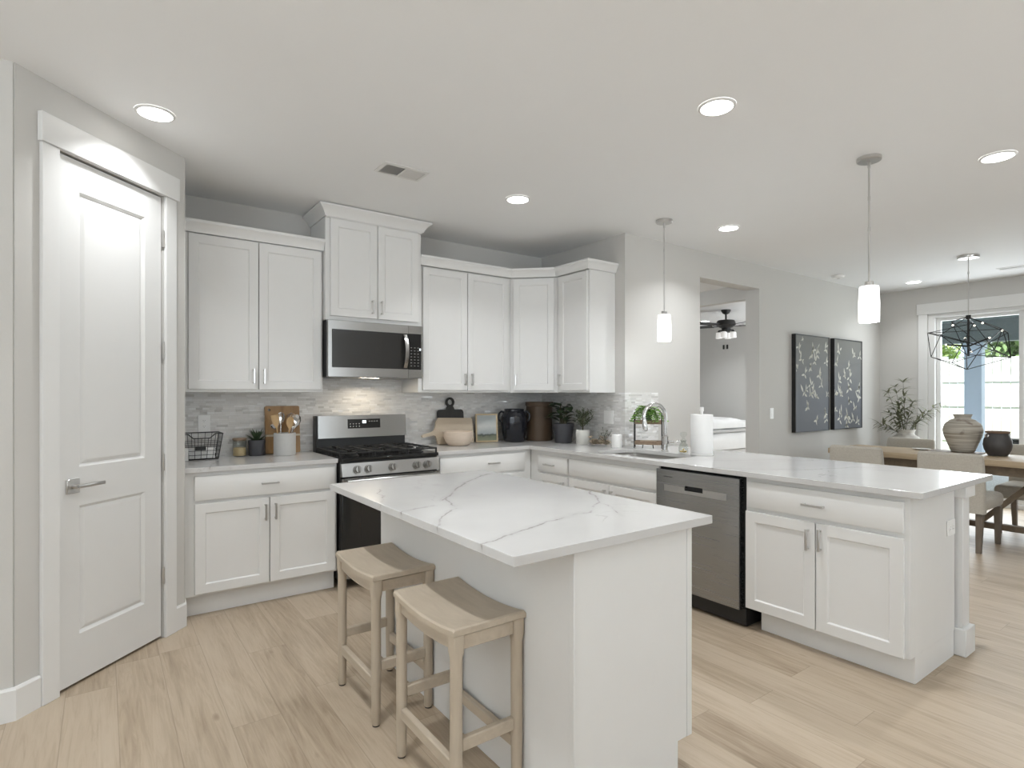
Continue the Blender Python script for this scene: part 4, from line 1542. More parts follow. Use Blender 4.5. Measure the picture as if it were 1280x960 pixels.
# ------------------------------------------------------------------ left worktop
def wire_basket():
    t = thing('wire_basket', 'black wire basket with a handle notch standing in the left corner of the worktop', 'basket', (-3.105, -0.105, CTZ))
    # footprint grows a little toward the rim
    bx0, bx1, by0, by1 = -0.100, 0.112, -0.078, 0.058
    tx0, tx1, ty0, ty1 = -0.118, 0.138, -0.095, 0.078
    H = 0.172

    def P(u, v, h):
        k = h / H
        x0, x1 = bx0 + (tx0 - bx0) * k, bx1 + (tx1 - bx1) * k
        y0, y1 = by0 + (ty0 - by0) * k, by1 + (ty1 - by1) * k
        return Vector((x0 + (x1 - x0) * u, y0 + (y1 - y0) * v, h + 0.004))
    b = B()
    b.tube([P(0, 0, 0), P(1, 0, 0), P(1, 1, 0), P(0, 1, 0)], 0.0035, 6, closed=True)
    b.tube([P(0, 1, H), P(0, 0, H), P(0.18, 0, H), P(0.30, 0, H - 0.030), P(0.70, 0, H - 0.030), P(0.82, 0, H), P(1, 0, H), P(1, 1, H)], 0.0038, 6, closed=True)
    b.build('rim', 'black_metal', t)
    b = B()
    r = 0.0016
    for i in range(1, 6):
        u = i / 6
        top = H - 0.030 if 0.28 < u < 0.72 else H
        b.tube([P(u, 0, top), P(u, 0, 0), P(u, 1, 0), P(u, 1, H)], r, 5)
    for i in range(1, 5):
        v = i / 5
        b.tube([P(0, v, H), P(0, v, 0), P(1, v, 0), P(1, v, H)], r, 5)
    for u in (0, 1):
        for v in (0, 1):
            b.tube([P(u, v, 0), P(u, v, H)], 0.003, 5)
    for k in range(1, 5):
        h = (H - 0.03) * k / 5
        b.tube([P(0, 0, h), P(1, 0, h), P(1, 1, h), P(0, 1, h)], r, 5, closed=True)
    b.build('wire_mesh', 'black_metal', t)
    p = P(0.48, 0, 0.075)
    B().box(p.x - 0.032, p.x + 0.032, p.y - 0.005, p.y - 0.002, p.z - 0.014, p.z + 0.014, 0.001).build('label_plate', 'black_metal', t)
    o = B().box(-0.108, -0.070, -0.090, -0.083, 0.001, 0.085, 0.001).build('folded_card', 'paper')
    o.location = (-3.105, -0.118, CTZ)
    tag(o, 'small white card standing before the left end of the wire basket', 'card')
    for z0, h, dx, mt, lab in ((0.0075, 0.034, 0.0, 'paper', 'folded white napkins at the bottom of the wire basket'),
                               (0.0420, 0.034, 0.004, 'paper', 'folded white napkins on top of the pile in the wire basket')):
        n = B()
        for q in range(4):
            n.box(-0.090 + dx + q * 0.001, 0.095 + dx - q * 0.0015, -0.066, 0.046, z0 + q * h / 4, z0 + (q + 1) * h / 4 - 0.0008, 0.003, 2)
        o = n.build('napkin_stack', mt)
        o.location = (-3.105, -0.105, CTZ)
        tag(o, lab, 'napkins')


wire_basket()

t = thing('glass_canister', 'small clear glass canister half filled with tan grains beside the dark pot', 'jar', (-2.842, -0.085, CTZ))
B().lathe([(0.040, 0.0), (0.044, 0.004), (0.045, 0.012), (0.045, 0.118), (0.043, 0.118), (0.043, 0.012), (0.04, 0.006), (0.003, 0.006)], seg=28, cap1=False).build('glass', 'clear_glass', t)
B().lathe([(0.0415, 0.0065), (0.0425, 0.012), (0.0425, 0.060), (0.03, 0.063), (0.003, 0.064)], seg=28).build('grains', 'rice', t)['kind'] = 'stuff'
B().lathe([(0.040, 0.110), (0.042, 0.1185), (0.047, 0.119), (0.047, 0.128), (0.044, 0.130), (0.003, 0.131)], seg=28).build('lid', 'shelf_wood', t)

t = thing('potted_succulent', 'small spiky dark green succulent in a charcoal pot', 'potted plant', (-2.730, -0.100, CTZ))
pot(t, 0.053, 0.058, 0.112, 'charcoal_ceramic')
b = B()
leafy(b, (0, 0, 0.098), 26, 0.95, (0.075, 0.100), (0.014, 0.020), 0.55, 0.10, 3)
leafy(b, (0, 0, 0.098), 20, 0.42, (0.085, 0.115), (0.014, 0.020), 0.95, 0.10, 4)
b.build('leaves', 'succulent_leaf', t)

t = thing('cutting_board', 'brown wooden cutting board leaning on the tile behind the utensil crock', 'cutting board', (-2.538, -0.062, CTZ), 0, None, (math.radians(-5.5), 0, 0))
b = B()
b.M = Matrix.Rotation(PI / 2, 4, 'X')
W2, HH = 0.124, 0.356
pts = rrect(-W2, W2, 0.002, HH, 0.012, 4)
hl = [(-W2 + 0.03 + 0.010 * math.cos(a), HH - 0.030 + 0.010 * math.sin(a)) for a in [2 * PI * k / 14 for k in range(14)]]
es = []
for loop in (pts, hl):
    vv = [b.v((x, y, -0.009)) for x, y in loop]
    es += [b.bm.edges.new((vv[i], vv[(i + 1) % len(vv)])) for i in range(len(vv))]
r = bmesh.ops.triangle_fill(b.bm, edges=es, use_beauty=True, use_dissolve=False)
r = bmesh.ops.extrude_face_region(b.bm, geom=[g for g in r['geom'] if isinstance(g, bmesh.types.BMFace)])
bmesh.ops.translate(b.bm, vec=(0, -0.018, 0), verts=[g for g in r['geom'] if isinstance(g, bmesh.types.BMVert)])
b.build('board', 'acacia', t)
bd = B().box(-W2 - 0.002, W2 + 0.002, -0.0115, -0.0092, 0.128, 0.143)
bd.build('pale_band', 'bone', t)

t = thing('utensil_crock', 'pale grey stone crock full of cooking utensils', 'crock', (-2.557, -0.185, CTZ))
B().lathe([(0.074, 0.0), (0.0765, 0.003), (0.0765, 0.158), (0.0745, 0.161), (0.069, 0.161), (0.067, 0.156), (0.067, 0.012), (0.003, 0.010)], seg=36, cap1=False).build('crock_body', 'stone_crock', t)


def utensil(name, label, dx, dy, tx, ty, L, head, mt, cat='utensil'):
    """foot at dx, dy inside the crock, leaning toward tx, ty"""
    t = thing(name, label, cat, (-2.557 + dx, -0.185 + dy, CTZ + 0.0125))
    d = Vector((tx, ty, 1)).normalized()
    e = d * L
    side = Vector((1, 0, 0)) - d * d.x
    side.normalize()
    fr = side.cross(d)
    B().tube([(0, 0, 0), d * (L * 0.5), e], [0.005, 0.0055, 0.005], 8).build('handle', mt, t)
    M = Matrix((side.to_4d(), fr.to_4d(), d.to_4d(), (0, 0, 0, 1))).transposed()
    M.translation = e
    for i in range(3):
        M[3][i] = 0
    M[3][3] = 1
    b = B()
    b.M = M
    if head == 'spoon':
        b.rings([[(w * math.cos(a), 0.012 * math.sin(PI * q) * 0 + 0.005 * math.sin(a) - 0.010 * math.sin(PI * q), z) for a in [2 * PI * k / 14 for k in range(14)]]
                 for q, z, w in ((0, -0.012, 0.005), (0.15, 0.008, 0.015), (0.4, 0.03, 0.025), (0.65, 0.055, 0.027), (0.88, 0.076, 0.018), (1, 0.084, 0.006))])
    elif head == 'bigspoon':
        b.rings([[(w * 1.12 * math.cos(a), 0.003 * math.sin(a) - 0.014 * math.sin(PI * q), z) for a in [2 * PI * k / 16 for k in range(16)]]
                 for q, z, w in ((0, -0.012, 0.005), (0.15, 0.006, 0.019), (0.4, 0.03, 0.033), (0.65, 0.06, 0.035), (0.88, 0.088, 0.022), (1, 0.097, 0.006))])
    elif head == 'spatula':
        b.rings([[(x * w, y, z) for x, y in ((-1, -0.003), (1, -0.003), (1, 0.003), (-1, 0.003))] for z, w in ((-0.015, 0.006), (0.015, 0.020), (0.055, 0.027), (0.082, 0.027))])
    elif head == 'ladle':
        b.rings([[(w * math.cos(a), -0.02 + w * math.sin(a), z) for a in [2 * PI * k / 16 for k in range(16)]]
                 for z, w in ((-0.010, 0.010), (-0.002, 0.022), (0.012, 0.029), (0.028, 0.031), (0.029, 0.029), (0.012, 0.026), (0.004, 0.015))])
    elif head == 'whisk':
        for k in range(5):
            a = PI * k / 5
            b.tube([(math.cos(a) * 0.026 * math.sin(PI * q) ** 0.7 * (1 if s > 0 else -1), math.sin(a) * 0.026 * math.sin(PI * q) ** 0.7 * (1 if s > 0 else -1), zz)
                    for q, zz, s in [(0.02, 0, 1), (0.25, 0.02, 1), (0.5, 0.05, 1), (0.7, 0.075, 1), (0.99, 0.09, 1), (0.7, 0.075, -1), (0.5, 0.05, -1), (0.25, 0.02, -1), (0.02, 0, -1)]], 0.0011, 5)
    elif head == 'masher':
        for s in (-1, 1):
            b.tube([(0, 0, -0.01), (s * 0.022, 0, 0.008), (s * 0.026, 0, 0.05), (s * 0.018, 0, 0.06)], 0.003, 6)
        b.tube([(-0.026, 0, 0.055), (0, -0.02, 0.058), (0.026, 0, 0.055), (0, 0.02, 0.058)], 0.004, 6, closed=True)
    b.build('head', mt, t)
    return t


utensil('wooden_spatula', 'pale wooden spatula leaning left in the grey crock', -0.025, 0.0, -0.17, -0.02, 0.205, 'spatula', 'utensil_wood')
utensil('wooden_spoon', 'wooden spoon standing right of centre in the grey crock', 0.010, -0.02, 0.10, -0.03, 0.185, 'spoon', 'utensil_wood')
utensil('slotted_spoon', 'large shiny steel spoon leaning right in the grey crock', -0.002, -0.005, 0.33, -0.02, 0.198, 'bigspoon', 'chrome')
utensil('steel_spoon', 'steel spoon standing upright at the back of the grey crock', -0.022, 0.040, 0.03, 0.02, 0.215, 'spoon', 'chrome')
utensil('steel_ladle', 'steel ladle hanging over the left rim of the grey crock', 0.004, 0.022, -0.32, -0.03, 0.195, 'ladle', 'chrome')
utensil('wire_whisk', 'steel whisk behind the large spoon in the grey crock', 0.022, 0.034, 0.12, 0.03, 0.205, 'whisk', 'chrome')
utensil('wooden_spoon', 'short dark wooden spoon at the right rim of the grey crock', 0.048, -0.010, 0.0, 0.0, 0.150, 'spoon', 'shelf_wood')

# ------------------------------------------------------------------ worktop right of the range
def board_shape(name, label, pts, holes, th, mt, loc, lean, cat='cutting board', part='board'):
    t = thing(name, label, cat, loc, 0, None, (math.radians(lean), 0, 0))
    b = B()
    b.M = Matrix.Rotation(PI / 2, 4, 'X')
    es = []
    for loop in [pts] + holes:
        vv = [b.v((x, y, 0)) for x, y in loop]
        es += [b.bm.edges.new((vv[i], vv[(i + 1) % len(vv)])) for i in range(len(vv))]
    r = bmesh.ops.triangle_fill(b.bm, edges=es, use_beauty=True, use_dissolve=False)
    r = bmesh.ops.extrude_face_region(b.bm, geom=[g for g in r['geom'] if isinstance(g, bmesh.types.BMFace)])
    bmesh.ops.translate(b.bm, vec=(0, -th, 0), verts=[g for g in r['geom'] if isinstance(g, bmesh.types.BMVert)])
    b.build(part, mt, t)
    return t


def arc(cx, cy, r, a0, a1, n):
    return [(cx + r * math.cos(math.radians(a0 + (a1 - a0) * k / n)), cy + r * math.sin(math.radians(a0 + (a1 - a0) * k / n))) for k in range(n + 1)]


# black paddle board: rounded rectangle with a ring handle on top
HW, BT = 0.134, 0.306
pts = [(-HW, 0.002), (HW, 0.002)] + arc(HW - 0.03, BT - 0.03, 0.03, 0, 90, 5) + [(0.042, BT)] + arc(0.0, BT + 0.066, 0.044, -52, 232, 18) + [(-0.042, BT)] + arc(-HW + 0.03, BT - 0.03, 0.03, 90, 180, 5)
board_shape('paddle_board', 'black paddle board with a ring handle leaning on the tile behind the pale board', pts, [arc(0, BT + 0.066, 0.025, 0, 342, 19)], 0.016, 'black_wood', (-1.092, -0.060, CTZ), -5)
# pale board lying on its long edge, handle pointing left and curling down
pts = [(-0.175, 0.002), (0.190, 0.002), (0.192, 0.030), (0.188, 0.225)] + arc(0.170, 0.225, 0.018, 0, 90, 4) + \
      [(-0.125, 0.246), (-0.160, 0.236), (-0.182, 0.205), (-0.196, 0.150), (-0.214, 0.122), (-0.250, 0.108), (-0.300, 0.098), (-0.326, 0.088), (-0.330, 0.076), (-0.318, 0.068), (-0.270, 0.076), (-0.222, 0.082), (-0.196, 0.076), (-0.186, 0.040)]
t = board_shape('cutting_board', 'pale wooden board on its side with a curled handle, between range and small painting', pts, [], 0.018, 'pale_board', (-1.083, -0.112, CTZ), -8)

t = thing('wooden_bowl', 'round whitewashed wooden bowl in front of the pale board', 'bowl', (-1.135, -0.262, CTZ))
B().lathe([(0.080, 0.0), (0.090, 0.004), (0.113, 0.035), (0.128, 0.075), (0.131, 0.120), (0.127, 0.122), (0.122, 0.119), (0.117, 0.075), (0.095, 0.030), (0.05, 0.014), (0.003, 0.012)], seg=40, cap1=False).build('bowl_body', 'white_wood', t)

t = thing('framed_painting', 'small gilt framed landscape painting standing on the worktop by the black jar', 'picture', (-0.760, -0.140, CTZ), math.radians(-24), None, None)
t.rotation_euler = (math.radians(-6), 0, math.radians(-20))
b = B()
W2, HH = 0.104, 0.262


def flp(i, y):
    return [(-W2 + i, y, 0.002 + i), (W2 - i, y, 0.002 + i), (W2 - i, y, HH - i), (-W2 + i, y, HH - i)]


b.rings([flp(0, 0.014), flp(0, -0.012), flp(0.013, -0.012), flp(0.013, -0.002)], cap0=True, cap1=False)
b.build('frame', 'gold_frame', t)
B().box(-W2 + 0.013, W2 - 0.013, -0.0045, -0.0022, 0.015, HH - 0.013).build('painting', 'small_landscape', t)


def black_jar():
    t = thing('glazed_jar', 'squat navy black glazed jar with two ring handles on the worktop', 'jar', (-0.512, -0.228, CTZ))
    b = B()
    b.lathe([(0.086, 0.0), (0.094, 0.004), (0.108, 0.06), (0.120, 0.13), (0.126, 0.19), (0.122, 0.235), (0.108, 0.268), (0.093, 0.285), (0.091, 0.300), (0.096, 0.306), (0.088, 0.307), (0.082, 0.300), (0.082, 0.285), (0.11, 0.24), (0.11, 0.10), (0.003, 0.03)], seg=20, cap1=False)
    b.build('jar_body', 'navy_glaze', t, ang=0.2)
    for s in (-1, 1):
        d = Vector((0.81, -0.58, 0)) * s
        b = B()
        pts = [d * r + Vector((0, 0, z)) for r, z in ((0.100, 0.275), (0.122, 0.283), (0.140, 0.265), (0.146, 0.235), (0.140, 0.205), (0.122, 0.190))]
        b.tube(pts, [0.012, 0.010, 0.009, 0.009, 0.010, 0.012], 10)
        b.build('handle', 'navy_glaze', t)


black_jar()

t = thing('ceramic_canister', 'tall brown ceramic canister in the worktop corner behind the dark plant pot', 'jar', (-0.225, -0.245, CTZ))
B().lathe([(0.118, 0.0), (0.124, 0.004), (0.126, 0.330), (0.134, 0.336), (0.135, 0.366), (0.131, 0.370), (0.122, 0.368), (0.118, 0.340), (0.116, 0.02), (0.003, 0.015)], seg=40, cap1=False).build('jar_body', 'brown_ceramic', t)

t = thing('potted_plant', 'broad dark green leaves in a ribbed charcoal pot under the corner cabinet', 'potted plant', (-0.215, -0.585, CTZ))
b = B()
pr = [(0.070, 0.0), (0.074, 0.003)]
for k in range(17):
    z = 0.006 + k * 0.0098
    rr = 0.075 + (0.099 - 0.075) * z / 0.172
    pr += [(rr + 0.0012, z), (rr + 0.0012, z + 0.006), (rr - 0.0008, z + 0.0078)]
pr += [(0.100, 0.173), (0.098, 0.177), (0.092, 0.177), (0.090, 0.160)]
b.lathe(pr, seg=36, cap1=False)
b.build('pot', 'ribbed_charcoal', t, ang=1.2)
B().lathe([(0.0905, 0.158), (0.05, 0.164), (0.003, 0.165)], cap0=False).build('soil', 'soil', t)
b = B()
r_ = random.Random(5)
stm = B()
for i in range(20):
    a = i * 2.4
    h = 0.185 + 0.009 * i
    d = Vector((math.cos(a), math.sin(a), 0))
    p1 = Vector((0, 0, 0.16)) + d * 0.02
    p2 = d * 0.035 + Vector((0, 0, h))
    stm.tube([p1, (p1 + p2) / 2 + d * 0.004, p2], 0.003, 5)
    b.leaf(p2, d + Vector((0, 0, 0.35 - 0.03 * i + 0.25 * (i % 3))), (0, 0, 1), r_.uniform(0.11, 0.15) * (0.62 if d.y < -0.2 else 1) * (0.8 if d.x > 0.3 else 1), r_.uniform(0.085, 0.115), 0.3, 5)
b.build('leaves', 'dark_leaf', t)
stm.build('stems', 'stem', t)

t = thing('potted_olive_tree', 'small bushy olive tree in a white stone pot on the worktop', 'potted plant', (-0.175, -0.800, CTZ))
pot(t, 0.058, 0.0615, 0.128, 'white_ceramic')
b = B()
r_ = random.Random(11)
tw = B()
tw.tube([(0, 0, 0.10), (0.003, 0, 0.16), (-0.002, 0.002, 0.22), (0, 0, 0.27)], [0.006, 0.0055, 0.004, 0.002], 7)
for i in range(46):
    a = i * 2.4
    z0 = 0.15 + 0.12 * (i % 23) / 23
    d = Vector((math.cos(a), math.sin(a), r_.uniform(0.1, 1.3))).normalized()
    L = r_.uniform(0.065, 0.12) * (0.7 if d.y > 0.25 else 1.0)
    p0 = Vector((0, 0, z0))
    tw.tube([p0, p0 + d * L * 0.5 + Vector((0, 0, 0.004)), p0 + d * L], [0.0018, 0.0014, 0.0007], 5)
    for k in range(9):
        q = p0 + d * L * (0.25 + 0.75 * k / 8)
        dd = (d * 0.6 + Vector((r_.uniform(-1, 1), r_.uniform(-1, 1), r_.uniform(-0.6, 1)))).normalized()
        b.leaf(q, dd, (0, 0, 1), r_.uniform(0.028, 0.044), r_.uniform(0.009, 0.013), 0.2, 2)
b.build('leaves', 'olive_leaf', t)
tw.build('trunk', 'stem', t)


def dried_flowers():
    t = thing('dried_flowers', 'bunch of dried beige flowers and grey leaves lying against the tile', 'dried flowers', (-0.190, -1.035, CTZ))
    r_ = random.Random(4)
    b = B()
    for i in range(70):
        c = Vector((r_.uniform(-0.045, 0.045), r_.uniform(-0.085, 0.085), 0.016 + abs(r_.gauss(0, 0.024))))
        if c.z > 0.085:
            c.z = 0.05
        for k in range(9):
            a = 2 * PI * k / 9 + i
            b.leaf(c, (math.cos(a), math.sin(a), r_.uniform(0.0, 0.9)), (0, 0, 1), r_.uniform(0.024, 0.036), 0.022, 0.3, 2)
    b.build('flower_heads', 'dried_petals', t)
    b = B()
    for i in range(9):
        a = r_.uniform(0, 2 * PI)
        p0 = Vector((r_.uniform(-0.03, 0.03), r_.uniform(-0.06, 0.06), 0.02))
        d = Vector((0.25 * math.cos(a), 0.75 * math.sin(a), 1)).normalized()
        L = r_.uniform(0.08, 0.15)
        b.tube([p0, p0 + d * L * 0.5, p0 + d * L], 0.0013, 4)
        for k in range(7):
            q = p0 + d * L * (0.35 + 0.65 * k / 6)
            b.leaf(q, (r_.uniform(-1, 1), r_.uniform(-1, 1), 0.4), (0, 0, 1), 0.028, 0.016, 0.2, 2)
    b.build('sprigs', 'grey_leaf', t)


dried_flowers()

t = thing('pillar_candle', 'plain white pillar candle on the worktop before the tile', 'candle', (-0.165, -1.205, CTZ))
B().lathe([(0.040, 0.0), (0.0425, 0.003), (0.0425, 0.104), (0.040, 0.108), (0.034, 0.107), (0.02, 0.102), (0.003, 0.101)], seg=32).build('wax', 'candle_white', t)
B().cyl((0, 0, 0.101), (0.001, 0, 0.113), 0.001, seg=6).build('wick', 'dark_slot', t)


def tier_rack():
    t = thing('tiered_shelf', 'small two tier shelf with wooden trays and black metal frame behind the faucet', 'shelf', (0.030, -1.372, CTZ), math.radians(-52))
    b = B()
    w, d, H = 0.110, 0.055, 0.285
    for sx in (-1, 1):
        b.tube([(sx * w, -d, 0.0005), (sx * w, -d, H * 0.95), (sx * w, -d * 0.4, H), (sx * w, d * 0.4, H), (sx * w, d, H * 0.95), (sx * w, d, 0.0005)], 0.004, 7)
    b.tube([(-w, 0, H), (-w * 0.7, 0, H + 0.035), (0, 0, H + 0.05), (w * 0.7, 0, H + 0.035), (w, 0, H)], 0.0032, 7)
    for sx in (-0.36, 0.36):
        b.tube([(sx * w, -d, 0.028), (sx * w * 1.1, -d, 0.0005)], 0.0035, 7)
    b.build('frame', 'black_metal', t)
    for z in (0.028, 0.198):
        b = B()
        b.box(-w + 0.004, w - 0.004, -d, d, z, z + 0.008, 0.001)
        for sy in (-1, 1):
            b.box(-w + 0.004, w - 0.004, sy * (d - 0.004) - 0.004, sy * (d - 0.004) + 0.004, z + 0.0082, z + 0.030, 0.001)
        b.build('tray', 'shelf_wood', t)
    f = thing('potted_fern', 'bright green fern in a small dark pot on the upper shelf tray', 'potted plant', (0.024, -1.366, CTZ + 0.2065))
    B().lathe([(0.033, 0.0), (0.036, 0.003), (0.044, 0.080), (0.041, 0.081), (0.038, 0.066), (0.003, 0.068)], seg=24, cap1=False).build('pot', 'charcoal_ceramic', f)
    b = B()
    r_ = random.Random(9)
    for i in range(22):
        a = i * 2.4
        d = Vector((math.cos(a), math.sin(a), 0))
        L = r_.uniform(0.10, 0.17)
        h = r_.uniform(0.02, 0.075)
        pts = [Vector((0, 0, 0.068)) + d * (L * q) + Vector((0, 0, h * math.sin(PI * min(1, q * 1.05)) * 1.2 - 0.05 * q * q)) for q in [k / 6 for k in range(7)]]
        b.tube(pts, 0.0012, 4)
        for k in range(1, 7):
            p, tdir = pts[k], (pts[k] - pts[k - 1]).normalized()
            sd = tdir.cross(Vector((0, 0, 1))).normalized()
            for s in (-1, 1):
                b.leaf(p, sd * s + tdir * 0.4, (0, 0, 1), 0.040 * (1.1 - 0.10 * k), 0.026, 0.2, 2)
                b.leaf((pts[k - 1] + p) / 2, sd * s + tdir * 0.4, (0, 0, 1), 0.038 * (1.1 - 0.10 * k), 0.024, 0.2, 2)
    b.build('fronds', 'fern_leaf', f)
    o = thing('trinket_dish', 'shallow pale dish lying in the lower tray of the small shelf', 'dish', (0.030, -1.372, CTZ + 0.0365), math.radians(-52))
    B().lathe([(0.025, 0.0), (0.032, 0.003), (0.043, 0.020), (0.041, 0.021), (0.030, 0.006), (0.003, 0.005)], seg=24, cap1=False, sx=1.6).build('dish_body', 'white_wood', o)


tier_rack()


def soap_jar():
    t = thing('glass_jar', 'clear glass apothecary jar with yellow soaps beside the paper towels', 'jar', (-0.120, -1.838, CTZ))
    B().lathe([(0.026, 0.0), (0.030, 0.003), (0.034, 0.012), (0.036, 0.045), (0.030, 0.066), (0.020, 0.078), (0.019, 0.092), (0.023, 0.097), (0.021, 0.097), (0.017, 0.091), (0.018, 0.078), (0.028, 0.065), (0.034, 0.045), (0.032, 0.012), (0.003, 0.006)], seg=24, cap1=False).build('glass', 'clear_glass', t)
    B().lathe([(0.0165, 0.086), (0.022, 0.0975), (0.024, 0.100), (0.014, 0.106), (0.010, 0.114), (0.013, 0.124), (0.022, 0.134), (0.026, 0.150), (0.018, 0.160), (0.003, 0.163)], seg=20).build('stopper', 'clear_glass', t)
    b = B()
    r_ = random.Random(2)
    for k in range(7):
        a = k * 0.95
        rr = 0.019 if k < 6 else 0
        c = (math.cos(a) * rr, math.sin(a) * rr, 0.0135 + (0.012 if k == 6 else 0) + 0.001 * k)
        bm2 = bmesh.ops.create_icosphere(b.bm, subdivisions=2, radius=0.0085, matrix=Matrix.Translation(c) @ Matrix.Diagonal((1, 1, 0.72, 1)))
    b.build('soaps', 'gold_soap', t)['kind'] = 'stuff'


soap_jar()

t = thing('paper_towel_holder', 'white upright paper towel holder on the peninsula worktop', 'towel holder', (-0.085, -1.972, CTZ))
B().lathe([(0.078, 0.0), (0.080, 0.003), (0.080, 0.010), (0.076, 0.013), (0.003, 0.013)], seg=32).build('base', 'candle_white', t)
B().lathe([(0.010, 0.0135), (0.010, 0.318), (0.0155, 0.320), (0.0155, 0.346), (0.012, 0.350), (0.003, 0.350)], seg=16).build('rod', 'candle_white', t)
b = B()
b.lathe([(0.019, 0.0145), (0.077, 0.0145), (0.0785, 0.017), (0.0785, 0.293), (0.077, 0.2955), (0.019, 0.2955)], seg=48, cap0=False, cap1=False)
b.lathe([(0.019, 0.2955), (0.019, 0.0145)], seg=24, cap0=False, cap1=False)
o = b.build('paper_towel_roll', 'paper')
o.location = (-0.085, -1.972, CTZ)
tag(o, 'thick white paper towel roll standing on its holder', 'paper towels')

# ------------------------------------------------------------------ pictures on the dining wall
def art(x0, x1, label, seed, marks):
    zc, W, H = 1.482, x1 - x0, 1.128
    t = thing('framed_art', label, 'picture', ((x0 + x1) / 2, -1.1435, zc), 0, 'dark framed botanical pictures')
    b = B()
    w2, h2 = W / 2, H / 2

    def lp(i, y):
        return [(-w2 + i, y, -h2 + i), (w2 - i, y, -h2 + i), (w2 - i, y, h2 - i), (-w2 + i, y, h2 - i)]
    b.rings([lp(0, 0), lp(0, -0.048), lp(0.010, -0.048), lp(0.010, -0.040)], cap0=True, cap1=False)
    b.build('frame', 'art_frame_black', t, smooth=False)
    b = B()
    b.box(-w2 + 0.0105, w2 - 0.0105, -0.041, -0.030, -h2 + 0.0105, h2 - 0.0105)
    b.mi = 1
    r_ = random.Random(seed)
    for u, v, s in marks:
        cx, cz = -w2 + u * W, h2 - v * H
        tw = r_.uniform(-25, 25)
        for k in range(4):
            a = math.radians((95, 215, 325, 60)[k] + tw + r_.uniform(-12, 12))
            L, wd = s * (0.100, 0.062, 0.062, 0.055)[k] * r_.uniform(0.8, 1.15), s * r_.uniform(0.020, 0.028)
            ox, oz = cx + r_.uniform(-0.02, 0.02) * s, cz + r_.uniform(-0.02, 0.02) * s
            d = (math.cos(a), math.sin(a))
            n = (-d[1], d[0])
            q = []
            for tt, ww in ((0, 0.15), (0.3, 1), (0.6, 0.9), (1.0, 0.05)):
                q.append((ox + d[0] * L * tt, oz + d[1] * L * tt, wd * 0.5 * ww))
            for (xa, za, wa), (xb, zb, wb) in zip(q[:-1], q[1:]):
                b.f([b.v((xa - n[0] * wa, -0.0414, za - n[1] * wa)), b.v((xa + n[0] * wa, -0.0414, za + n[1] * wa)),
                     b.v((xb + n[0] * wb, -0.0414, zb + n[1] * wb)), b.v((xb - n[0] * wb, -0.0414, zb - n[1] * wb))])
    b.build('canvas', ['art_canvas', 'art_mark'], t, smooth=False, recalc=False)


mk1 = [(0.10, 0.15, 1), (0.17, 0.27, 1), (0.52, 0.16, 1.1), (0.46, 0.22, 1.1), (0.62, 0.20, 1.1), (0.57, 0.27, 1), (0.66, 0.14, 0.8), (0.90, 0.12, 1), (0.90, 0.27, 0.8), (0.05, 0.35, 0.8), (0.27, 0.40, 1), (0.44, 0.34, 1.1), (0.70, 0.42, 1.3), (0.76, 0.52, 0.9),
       (0.45, 0.52, 1), (0.25, 0.60, 1.1), (0.32, 0.57, 0.8), (0.44, 0.62, 1.1), (0.52, 0.60, 1.1), (0.62, 0.64, 1), (0.36, 0.75, 1.2), (0.88, 0.82, 0.9), (0.90, 0.88, 0.9), (0.62, 0.90, 1.1), (0.95, 0.62, 0.7), (0.20, 0.05, 0.5)]
mk2 = [(0.18, 0.12, 1.2), (0.08, 0.28, 1.2), (0.70, 0.17, 1), (0.92, 0.17, 0.9), (0.50, 0.31, 1.1), (0.38, 0.40, 1), (0.55, 0.42, 1.2), (0.18, 0.46, 1.2), (0.52, 0.55, 1.1), (0.16, 0.58, 1.3), (0.24, 0.61, 1), (0.06, 0.60, 0.9), (0.86, 0.55, 1.2), (0.88, 0.66, 1.2), (0.55, 0.70, 1.1),
       (0.75, 0.78, 1), (0.06, 0.78, 0.8), (0.24, 0.82, 1), (0.22, 0.88, 1.1), (0.46, 0.87, 1.4), (0.50, 0.92, 1.2), (0.66, 0.90, 1), (0.84, 0.93, 0.9), (0.44, 0.96, 0.9)]
art(2.738, 3.533, 'dark grey picture with pale petals in a black frame, nearer the passage', 3, mk1)
art(3.655, 4.417, 'dark grey picture with pale petals in a black frame, nearer the patio door', 8, mk2)

